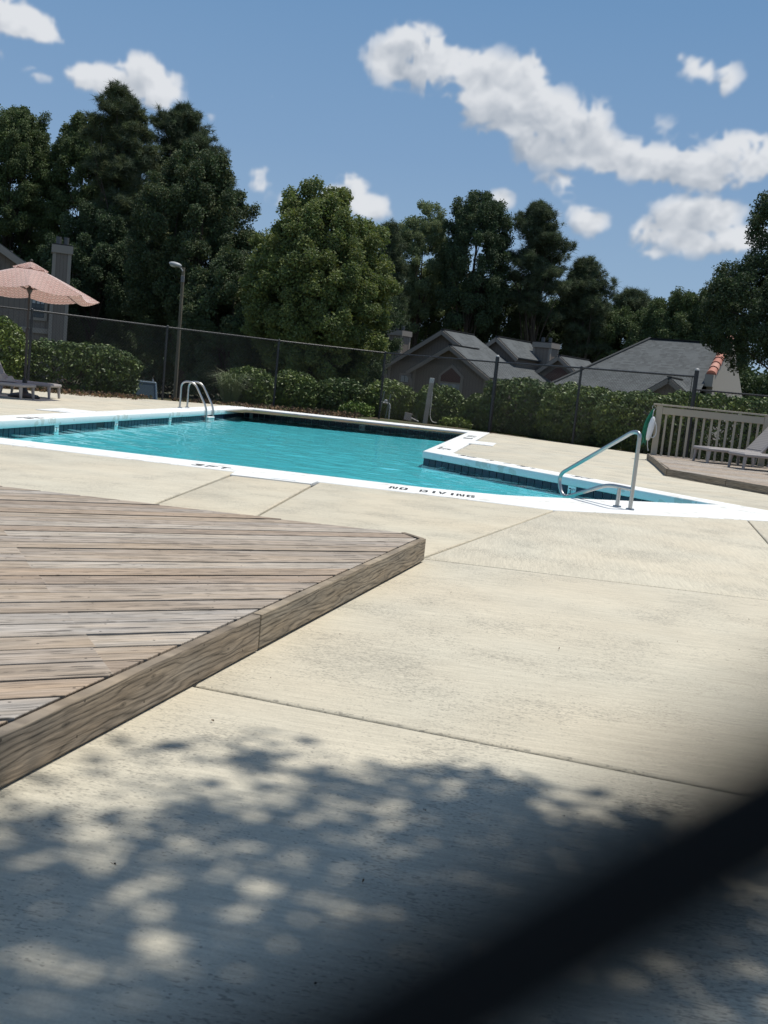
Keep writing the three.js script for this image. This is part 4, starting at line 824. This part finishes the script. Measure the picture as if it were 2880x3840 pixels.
function chimney(t, x, z, w, d, y0, y1) {
  const c = part('chimney', box(w, y1 - y0, d).translate(x, (y0 + y1) / 2, z), siding, t);
  part('chimney_cap', box(w + 0.14, 0.3, d + 0.14).translate(x, y1 + 0.03, z), trimM, c); part('chimney_top', box(w + 0.04, 0.05, d + 0.04).translate(x, y1 + 0.205, z), mat(.03, .03, .032, 1), c);
  for (const [a, b] of [[-1, 1], [1, 1], [1, -1], [-1, -1]]) part('chimney_trim', box(0.13, y1 - y0 - 0.12, 0.13).translate(x + a * (w / 2 - 0.045), (y0 + y1) / 2 - 0.06, z + b * (d / 2 - 0.045)), trimM, c);
  for (const q of [-0.22, 0.2]) part('flue', new THREE.CylinderGeometry(0.11, 0.11, 0.3, 10).translate(x + q * w, y1 + 0.37, z), mat(.12, .12, .12, 0.6, { metalness: 0.6 }), c);
}
function windowAt(t, x, y, z, w, h, muntins = [2, 3]) {
  const q = part('window', box(w + 0.22, h + 0.22, 0.06).translate(x, y, z + 0.03), trimM, t);
  part('sash', box(w, h, 0.03).translate(x, y, z + 0.05), mat(.05, .055, .06, 0.5), q);
  const pw = w / muntins[0], ph = h / muntins[1];
  for (let i = 0; i < muntins[0]; i++) for (let j = 0; j < muntins[1]; j++) part('pane', box(pw - 0.05, ph - 0.05, 0.01).translate(x - w / 2 + pw * (i + 0.5), y - h / 2 + ph * (j + 0.5), z + 0.068), j < muntins[1] - 1 ? glassDark : blindM, q);
}
(function house() {
  const D = 58, PHI = 38 * Math.PI / 180, A = at(1667.7, 1244, D), y0 = -2.4;
  const t = thing('house', 'taupe sided house with two stepped gables and grey shingle roof', 'house', [A.x, y0, A.z], -PHI);
  const ridge = A.y - y0, eave = at(1463, 1378, D).y - y0;
  gableBlock(t, -3.8, 3.8, -2.9, 0, eave + 0.15, ridge, { gutter: [-1] });
  gableBlock(t, -3.75, 3.85, -13.5, -2.9, eave + 0.1, ridge - 0.42, { corner: false, over: 0.3 });
  const r2 = at(1696, 1303, 56.6).y - y0, e2 = at(1552, 1397, 56.6).y - y0;
  gableBlock(t, -0.9, 4.1, -1.2, 1.35, e2 + 0.18, r2, { gutter: [-1, 1], over: 0.3 });
  gableBlock(t, -0.2, 2.6, -7.4, -3.9, at(1840, 1310, 61).y - y0 - 0.35, at(1870, 1272, 61).y - y0, { corner: false, over: 0.2 });
  // five-sided window with a dark red panel above the panes
  const wx = 1.75, wy = r2 - 1.15, w = part('window', extr([[wx - .82, wy - 1.35], [wx + .82, wy - 1.35], [wx + .82, wy - .42], [wx, wy + .2], [wx - .82, wy - .42]], 0.06, 1.35), trimM, t);
  part('upper_panel', extr([[wx - .66, wy - .78], [wx + .66, wy - .78], [wx + .66, wy - .46], [wx, wy + .02], [wx - .66, wy - .46]], 0.02, 1.41), redSiding, w);
  for (let k = 0; k < 5; k++) part('pane', box(0.235, 0.42, 0.015).translate(wx - .52 + k * .26, wy - 1.08, 1.42), k % 2 ? blindM : mat(.3, .32, .32, .3), w);
  windowAt(t, -2.5, eave - 0.55, 0, 0.6, 0.42, [2, 1]);
  chimney(t, -3.95, -0.9, 1.0, 0.85, 0.1, at(1500, 1252, 61).y - y0);
  for (const [x, y, z] of [[2.2, ridge - 1.95, -4.4], [2.7, ridge - 2.2, -6.3], [1.6, ridge - 1.5, -9.6]]) part('roof_vent', merge([new THREE.CylinderGeometry(0.05, 0.05, 0.3, 8).translate(x, y + 0.25, z), box(0.2, 0.08, 0.2, x, y + 0.42, z)]), mat(.2, .2, .2, 0.6), t);
})();
(function neighbour() {
  const D = 60, PHI = 38 * Math.PI / 180, A = at(2103, 1340, D), y0 = -2.4, t = thing('house', 'taupe house with a small gable and tall boxed chimney behind the hedge', 'house', [A.x, y0, A.z], -PHI), r = A.y - y0;
  gableBlock(t, -2.5, 2.5, -3.4, 0, r - 1.75, r, { wall: siding, over: 0.3 });
  gableBlock(t, -4.6, 2.8, -12, -3.4, r - 2.3, r - 0.12, { corner: false });
  part('gable_panel', extr([[-1.5, r - 1.55], [1.5, r - 1.55], [0, r - 0.5]], 0.02, 0.01), redSiding, t);
  chimney(t, -1.65, -1.0, 1.2, 0.95, 1.2, at(2060, 1294, D).y - y0);
})();
(function bigRoof() {
  const D = 55, PHI = 29 * Math.PI / 180, A = at(2440, 1270, D), y0 = -2.4, t = thing('house', 'house with a broad grey hipped roof ending in an orange-tiled wall', 'house', [A.x, y0, A.z], -PHI);
  const r = A.y - y0, e = r - 3.35, L = 4.0, a = 5.6, b = 3.9, end = 3.3, ye = r - (r - e) * end / a;
  part('wall', box(L + b - 0.6, e, 2 * a - 1.2).translate((L - b) / 2 + 0.1, e / 2, 0), siding, t);
  const face = (pts, flip) => {
    const g = new THREE.BufferGeometry(), p = [], uv = [], o = pts[0], u = V(...pts[1]).sub(V(...o)).normalize(), tri = pts.length === 3 ? [0, 1, 2] : [0, 1, 2, 0, 2, 3];
    const n = V(...pts[1]).sub(V(...o)).cross(V(...pts[2]).sub(V(...o))).normalize(), w = n.clone().cross(u);
    for (const k of tri) { p.push(...pts[k]); const d = V(...pts[k]).sub(V(...o)); uv.push(d.dot(w), d.dot(u)); }
    g.setAttribute('position', new THREE.Float32BufferAttribute(p, 3)); g.setAttribute('uv', new THREE.Float32BufferAttribute(uv, 2)); g.computeVertexNormals(); return part('roof_slope', g, shingles, t);
  };
  face([[-b, e, a], [L, e, a], [L, r, 0], [0, r, 0]]); face([[-b, e, -a], [-b, e, a], [0, r, 0]]); face([[L, e, -a], [-b, e, -a], [0, r, 0], [L, r, 0]]);
  part('ridge_cap', box(L, 0.05, 0.24).translate(L / 2, r + 0.02, 0), mat(.03, .03, .03, 1), t);
  part('hip_cap', bar(V(-b, e + 0.03, a), V(0, r + 0.03, 0), 0.07, 0.07, 6), mat(.06, .064, .066, 1), t);
  part('eave_board', box(L + b, 0.2, 0.05).translate((L - b) / 2, e - 0.1, a), trimM, t);
  const stucco = mat(.40, .365, .32, 0.9), pw = new THREE.Shape([[-a - 0.3, 0], [end, 0], [end, ye + 0.2], [0.0, r + 0.32], [-a - 0.3, e + 0.1]].map(([x, y]) => new THREE.Vector2(x, y)));
  part('parapet_wall', new THREE.ExtrudeGeometry(pw, { depth: 0.3, bevelEnabled: false }).rotateY(-Math.PI / 2).translate(L + 0.32, 0, 0), stucco, t);
  const tileG = new THREE.CylinderGeometry(0.21, 0.25, 0.5, 12, 1, false, -Math.PI / 2, Math.PI), sl = Math.atan2(r + 0.22 - e, a + 0.3), tm = [mat(.46, .20, .15, 0.8), mat(.52, .27, .21, 0.8), mat(.42, .175, .13, 0.8)];
  for (let k = 0; k < 8; k++) { const f = (k + 0.5) / 8.1, m = part('ridge_tile', tileG, tm[k % 3], t); m.position.set(L + 0.17, lerp(ye + 0.18, r + 0.28, f), lerp(end, 0, f)); m.rotation.set(-(Math.PI / 2 - sl) , 0, 0); m.rotation.order = 'XYZ'; }
  part('parapet_cap', box(0.42, 0.6, 0.42).translate(L + 0.17, ye - 0.12, end + 0.2), stucco, t);
  const e2 = at(2513, 1424, 49), q = t.worldToLocal(e2.clone().setY(0)); gableBlock(t, q.x - 1.1, q.x + 1.1, q.z - 3, q.z, e2.y - y0 - 0.75, e2.y - y0, { wall: siding, over: 0.25 });
})();
(function brownHouse() {
  const D = 40, Wp = (u, v) => at(u, v, D), R = Wp(250, 1240), y0 = -2.0, t = thing('house', 'dark brown two-storey house with boxed chimney behind the pink parasol', 'house', [R.x, y0, R.z], 0.33);
  const X = (u) => Wp(u, 1100).x - R.x, Y = (u, v) => Wp(u, v).y - y0, eave = Y(105, 1000), apex = Y(-120, 850), xl = X(-330), xr = X(205), xa = X(-110);
  part('wall', extr([[xl, 0], [xr, 0], [xr, eave - 0.55], [xa, apex], [xl, eave - 0.55]], 8, -8), siding, t);
  roofSlab(t, xa, apex + 0.04, xr + 0.35, eave - 0.85, -8, 0.3); roofSlab(t, xa, apex + 0.041, xl - 0.35, eave - 0.85, -8, 0.3);
  const k = (eave - 0.85 - apex) / (xr + 0.35 - xa), rk = part('rake_board', box(Math.hypot(xr + 0.35 - xa, eave - 0.85 - apex), 0.24, 0.05), trimM, t); rk.position.set((xa + xr + 0.35) / 2, (apex + eave - 0.85) / 2 - 0.06, 0.33); rk.rotation.z = Math.atan(k);
  part('band_board', box(X(258) - X(-330), 0.2, 0.05).translate((X(258) + X(-330)) / 2, Y(170, 1243), 0.055), trimM, t);
  for (const u of [12, 205]) part('corner_board', box(0.14, Y(100, 1000), 0.05).translate(X(u), Y(100, 1000) / 2, 0.03), trimM, t);
  part('gable_band', box(X(60) - X(-110), 0.1, 0.04).translate((X(60) + X(-110)) / 2, Y(0, 950), 0.025), trimM, t);
  windowAt(t, X(158), Y(158, 1161), 0, 0.48, 0.68, [3, 4]);
  chimney(t, X(232), -0.05, 0.66, 0.6, 0, Y(234, 945));
})();

// ---------------------------------------------------------------- lamp post, car, bits by the fence
(function lampPost() {
  const b = at(657, 1475, 31), tp = at(682, 1008, 31), y = land(b.x, b.z), t = thing('lamp_post', 'wooden lamp post with grey cobra lamp behind the chain link fence', 'lamp post', [b.x, y, b.z]);
  const top = tp.y - y, lean = V(tp.x - b.x, top, tp.z - b.z).multiplyScalar(1); lean.x *= 0.15; lean.z = 0;
  const pm = new THREE.MeshStandardMaterial({ map: again(plankTex[0], 0.8, 3, Math.PI / 2), roughness: 0.95, color: lin(.42, .43, .38) });
  part('pole', bar(V(0, -0.2, 0), V(lean.x, top, 0), 0.062, 0.048, 12), pm, t);
  const grey = mat(.32, .33, .34, 0.5);
  part('arm', tube([V(lean.x, top - 0.12, 0.06), V(lean.x - 0.08, top - 0.02, 0.1), V(lean.x - 0.2, top + 0.03, 0.14)], 0.022, 12, 8), grey, t);
  const h = part('lamp_head', new THREE.SphereGeometry(1, 18, 12), grey, t); h.scale.set(0.2, 0.075, 0.12); h.position.set(lean.x - 0.22, top + 0.05, 0.15); h.rotation.z = -0.15;
  const l = part('lens', new THREE.SphereGeometry(1, 16, 8, 0, 6.3, Math.PI / 2, Math.PI / 2), mat(.5, .52, .5, 0.3), t); l.scale.set(0.13, 0.06, 0.09); l.position.set(lean.x - 0.25, top + 0.025, 0.15);
  part('control_box', rbox(0.1, 0.2, 0.08, 0.01, lean.x + 0.02, top - 0.35, 0.1), mat(.14, .14, .14, 0.7), t);
})();
(function car() {
  const p = at(505, 1440, 35.5), y = land(p.x, p.z) - 0.02, t = thing('parked_car', 'pale blue-grey car with roof bars parked behind hedge and fence', 'car', [p.x, y, p.z], 0.25);
  const paint = new THREE.MeshPhysicalMaterial({ color: lin(.15, .19, .22), roughness: 0.3, metalness: 0.3, clearcoat: 1, clearcoatRoughness: 0.05 }), glass = new THREE.MeshStandardMaterial({ color: lin(.05, .07, .08), roughness: 0.05 }), rubber = mat(.02, .02, .02, 0.9), chrome = mat(.6, .6, .6, 0.25, { metalness: 1 });
  const H = at(540, 1424, 35.5).y - y, body = new THREE.Shape([[-2.2, .35], [-2.2, .85], [-1.3, 1.0], [1.9, 1.02], [2.2, .9], [2.2, .35]].map(([a, b]) => new THREE.Vector2(a, b)));
  part('body', new THREE.ExtrudeGeometry(body, { depth: 1.6, bevelEnabled: true, bevelSize: 0.07, bevelThickness: 0.09, bevelSegments: 3 }).translate(0, 0, -0.8).rotateY(Math.PI / 2), paint, t);
  const cab = (w0, w1, z0, z1, z2, z3, y1, y2) => { const g = new THREE.BufferGeometry(), v = [[-w0, y1, z0], [w0, y1, z0], [w1, y2, z1], [-w1, y2, z1], [-w0, y1, z3], [w0, y1, z3], [w1, y2, z2], [-w1, y2, z2]], f = [[0, 1, 2, 3], [5, 4, 7, 6], [4, 0, 3, 7], [1, 5, 6, 2], [3, 2, 6, 7]], q = []; for (const s of f) for (const k of [0, 1, 2, 0, 2, 3]) q.push(...v[s[k]]); g.setAttribute('position', new THREE.Float32BufferAttribute(q, 3)); g.computeVertexNormals(); return g; };
  part('windows', cab(0.82, 0.68, 2.1, 1.65, -0.4, -1.1, 1.0, H - 0.06), glass, t);
  part('roof', rbox(1.42, 0.09, 2.1, 0.04, 0, H - 0.05, 0.62), paint, t);
  for (const s of [-1, 1]) {
    part('pillar', bar(V(s * 0.83, 0.98, 2.1), V(s * 0.69, H - 0.06, 1.66), 0.045, 0.04, 6), paint, t); part('pillar', bar(V(s * 0.83, 0.98, -1.1), V(s * 0.69, H - 0.06, -0.4), 0.04, 0.04, 6), paint, t); part('pillar', bar(V(s * 0.84, 0.98, 0.5), V(s * 0.70, H - 0.06, 0.55), 0.04, 0.04, 6), paint, t);
    part('roof_bar', tube([V(s * 0.6, H - 0.02, 1.5), V(s * 0.6, H + 0.06, 1.35), V(s * 0.6, H + 0.06, -0.1), V(s * 0.6, H - 0.02, -0.25)], 0.018, 20, 6), chrome, t);
    part('tail_light', rbox(0.12, 0.3, 0.05, 0.02, s * 0.76, 0.82, 2.27), mat(.35, .02, .02, 0.25), t);
    for (const z of [1.35, -1.35]) { const w = part('wheel', new THREE.CylinderGeometry(0.33, 0.33, 0.22, 22).rotateZ(Math.PI / 2).translate(s * 0.78, 0.33, z), rubber, t); part('rim', new THREE.CylinderGeometry(0.2, 0.2, 0.02, 16).rotateZ(Math.PI / 2).translate(s * 0.895, 0.33, z), chrome, w); }
  }
})();
const greyWood = new THREE.MeshStandardMaterial({ map: again(plankTex[1], 0.9, 5, Math.PI / 2), roughness: 0.95, color: lin(.95, .95, .93) });
(function leaningPost() {
  const b = at(1593, 1588, 29.2), tp = at(1620, 1420, 29.2), y = land(b.x, b.z), t = thing('leaning_post', 'leaning weathered wooden post with pale cable at the fence', 'post', [b.x, y, b.z]);
  const q = V(tp.x - b.x, tp.y - y, 0), m = part('post', rbox(0.13, q.length() + 0.1, 0.10, 0.008, 0, (q.length() + 0.1) / 2 - 0.1, 0), greyWood, t); m.rotation.z = -Math.atan2(q.x, q.y);
  part('end_cap', rbox(0.136, 0.14, 0.106, 0.008, 0, q.length() - 0.055, 0), mat(.5, .5, .47, 0.8), m);
  part('cable', tube([V(q.x * 0.97 + 0.05, q.y * 0.72, 0.06), V(q.x * 0.55 + 0.08, q.y * 0.4, 0.07), V(0.13, 0.22, 0.1), V(0.2, 0.08, 0.12), V(0.33, 0.06, 0.15)], 0.012, 30, 6), mat(.5, .48, .42, 0.7), t);
})();
(function pipes() {
  const b = at(1452, 1572, 29.7), y = land(b.x, b.z), t = thing('water_pipe', 'grey upright water pipes with an elbow and round valve by the fence', 'pipe', [b.x, y, b.z]), s = 29.7 / FOCAL, m = mat(.36, .37, .36, 0.5), H = (v) => (1572 - v) * s;
  part('standpipe', tube(null, 0.024, 40, 8, false, new THREE.CatmullRomCurve3(sampled(rounded([V(-0.22, H(1512), 0), V(0.04, H(1515), 0), V(0.04, 0, 0)], 0.06), 40))), m, t);
  part('stake', bar(V(-0.25, 0, 0.03), V(-0.16, H(1470), 0.03), 0.018), mat(.16, .19, .15, 0.7), t);
  part('stake', bar(V(-0.06, 0, 0.02), V(0.03, H(1478), 0.02), 0.018), mat(.16, .19, .15, 0.7), t);
  const v = part('valve', new THREE.TorusGeometry(0.032, 0.014, 8, 16), mat(.62, .62, .6, 0.4), t); v.position.set(-0.09, H(1506), 0.05); part('valve_stem', new THREE.CylinderGeometry(0.02, 0.02, 0.1, 8).rotateX(Math.PI / 2), m, v);
  part('coupling', new THREE.CylinderGeometry(0.034, 0.034, 0.06, 10).translate(0.04, H(1530), 0), m, t);
})();
(function boxOnGround() {
  const b = at(1525, 1578, 29.4), t = thing('utility_box', 'small pale tilted utility box with white pipe lying by the fence', 'utility box', [b.x, land(b.x, b.z), b.z], 0.3);
  const m = part('box_body', rbox(0.18, 0.20, 0.14, 0.012, 0, 0.13, 0), mat(.42, .36, .31, 0.8), t); m.rotation.z = -0.16; part('box_lid', rbox(0.2, 0.02, 0.16, 0.005, 0, 0.24, 0), mat(.48, .42, .36, 0.8), m);
  part('pipe', bar(V(0.09, 0.12, 0.02), V(0.34, 0.03, 0.06), 0.012), mat(.6, .6, .58, 0.6), t);
})();
// rescue gear hanging from the railing corner
(function rescueGear() {
  const d = V(FAR_DIR[0], 0, FAR_DIR[1]).normalize(), o = V(5.34, 0.115, -20.62).addScaledVector(d, -0.075);
  const net = thing('rescue_net', 'folded green net hanging from a hook on the railing corner post', 'net', o.toArray()), r = rng(6), gs = [];
  for (let k = 0; k < 46; k++) { const x = -0.03 - 0.12 * r(), z = (r() - 0.5) * 0.09, l = 0.35 + 0.35 * r(); gs.push(tube([V(-0.05, 0.93, 0.02), V(lerp(-0.05, x, 0.55), 0.82, z * 0.6), V(x - 0.03, 0.62, z), V(x - 0.06 + (r() - 0.5) * 0.05, 0.86 - l, z)], 0.006, 8, 4)); }
  part('cords', merge(gs), mat(.03, .23, .13, 0.8), net); part('tail', tube([V(-0.14, 0.45, 0.02), V(-0.17, 0.3, 0.03), V(-0.15, 0.22, 0.03)], 0.008, 10, 5), mat(.05, .28, .2, 0.8), net);
  part('hook', tube([V(0.01, 0.93, 0.02), V(-0.03, 0.985, 0.02), V(-0.08, 0.97, 0.02), V(-0.06, 0.92, 0.02)], 0.007, 14, 6), steel, net);
  const can = thing('rescue_float', 'white torpedo-shaped rescue float with rope loop hanging beside the green net', 'rescue float', o.clone().addScaledVector(d, -0.02).add(V(0.0, 0, 0.09)).toArray());
  const f = part('float', new THREE.LatheGeometry([[0, 0], [0.03, 0.015], [0.05, 0.08], [0.062, 0.22], [0.062, 0.34], [0.045, 0.46], [0.02, 0.5], [0, 0.505]].map(([a, b]) => new THREE.Vector2(a, b)), 18), mat(.78, .78, .77, 0.45), can); f.position.set(-0.085, 0.27, 0); f.rotation.z = -0.13;
  part('rope_loop', tube([V(-0.03, 0.72, 0.04), V(0.035, 0.6, 0.05), V(0.05, 0.42, 0.05), V(0.0, 0.35, 0.06), V(-0.06, 0.36, 0.07)], 0.010, 26, 6), mat(.62, .64, .62, 0.8), can);
  part('strap', tube([V(-0.05, 0.76, 0.02), V(-0.04, 0.88, 0.01), V(0.0, 0.93, -0.06)], 0.007, 10, 5), mat(.6, .6, .58, 0.8), can);
  part('hanging_strap', tube([V(-0.09, 0.28, 0.02), V(-0.075, 0.16, 0.03), V(-0.05, 0.07, 0.03)], 0.009, 12, 5), mat(.66, .63, .56, 0.8), can);
})();

// ---------------------------------------------------------------- the tree over the viewer, whose shade falls on the near paving, and the black cord tied to it
const TRUNK = V(2.55, 0, 0.05);
(function shadeTree() {
  const t = thing('shade_tree', 'leafy tree overhead whose dappled shade falls on the near concrete', 'tree', TRUNK.toArray());
  const r = rng(61), spots = [], lobes = [];
  for (let k = 0; k < 88; k++) { const a = r() * 6.283, q = Math.sqrt(r()), x = -0.75 + Math.cos(a) * 4.3 * q, z = 1.16 + Math.sin(a) * 4.0 * q + 0.17 * (x + 0.75); lobes.push([x, 6.4 + 1.5 * (1 - q * q) + 0.9 * r(), z, 0.55 + 0.5 * r()]); }
  const gaps = [[175, 1765, 62], [245, 1785, 58], [150, 1800, 40], [400, 1682, 26], [240, 1712, 30], [470, 1716, 24], [600, 1742, 46], [660, 1735, 36], [760, 1795, 30], [262, 1862, 34], [300, 1890, 44], [475, 1850, 28], [575, 1942, 44], [690, 2000, 50], [385, 1995, 44], [425, 1965, 30], [190, 2040, 36], [265, 2100, 50], [1180, 2085, 50], [1250, 2140, 60], [1560, 2150, 60], [1500, 2195, 50], [930, 1745, 26]].map(([u, v, w]) => { const d = ray(u * K, v * K), t = -EYE.y / d.y; return [d.x * t, d.z * t, w * K / FOCAL * t * 0.55]; });       // where the sky looks through the crown
  const open = (x, y, z) => { const px = x + TRUNK.x - SUN.x / SUN.y * y, pz = z + TRUNK.z - SUN.z / SUN.y * y; return gaps.some(([gx, gz, w]) => Math.hypot(px - gx, pz - gz) < w + 0.055); };
  for (let k = 0; k < 23500; k++) { const L = lobes[Math.floor(r() * lobes.length)]; let d; do d = V(r() * 2 - 1, r() * 2 - 1, r() * 2 - 1); while (d.lengthSq() > 1); if (open(L[0] + d.x * L[3], L[1] + d.y * L[3] * 0.5, L[2] + d.z * L[3])) continue; spots.push([L[0] + d.x * L[3], L[1] + d.y * L[3] * 0.5, L[2] + d.z * L[3], 0.8 + 0.5 * r()]); }
  const w = limbs(V(0, 0, 0), V(-0.3, 8.2, 0.3), 0.2, lobes.filter((_, i) => i % 2 === 0).map((l) => V(l[0], l[1], l[2])), 62);
  const tk = part('trunk', w.trunk, bark, t); part('limbs', w.limb, bark, tk);
  spread('crown', LEAF.oak, G.oak, t, spots, GREENS, 63);
})();
(function cord() {
  const near = 0.0175, a = at(905 * K, 2205 * K, near), b = at(1640 * K, 1778 * K, near), d = b.clone().sub(a).normalize();
  const lo = a.clone().addScaledVector(d, -(a.y - 0.15) / d.y), hi = a.clone().addScaledVector(d, (TRUNK.x - 0.2 - a.x) / d.x);
  const t = thing('black_cord', 'thick black cord stretched slantwise close to the lens over the shaded concrete', 'cord', lo.toArray());
  part('cord_line', bar(V(0, 0, 0), hi.clone().sub(lo), 0.00168, 0.00168, 12), mat(.005, .0042, .0036, 0.98), t);
  const ring = part('eye_bolt', new THREE.TorusGeometry(0.018, 0.004, 8, 18), blackMetal, t); ring.position.set(-0.004, 0.002, 0);
  part('knot', new THREE.TorusGeometry(0.2, 0.008, 8, 40).rotateX(Math.PI / 2).translate(TRUNK.x - lo.x - 0.03, hi.y - lo.y, TRUNK.z - lo.z + 0.02), mat(.006, .006, .008, 0.95), t);
})();

(function crumbs() {                        // bits of leaf and bark dropped on the paving under the tree
  const r = rng(91), spots = [], bits = leafCluster(2, 0.004, 0.008, 0.004, 92);
  for (let k = 0; k < 110; k++) spots.push([-0.6 + 4.2 * r(), 0.006, -1.2 - 5.2 * r() * r(), 0.5 + 0.9 * r()]);
  tag(spread('leaf_crumbs', bits, G.litter, scene, spots.filter(([x, , z]) => x > 0.36 + (z + 5.87) * -0.296 + 0.05), [[.5, .5, .5], [.9, .8, .7], [.3, .3, .3]], 93), 'tiny dark leaf crumbs scattered on the near concrete', 'leaf litter');
})();

renderer.render(scene, camera);
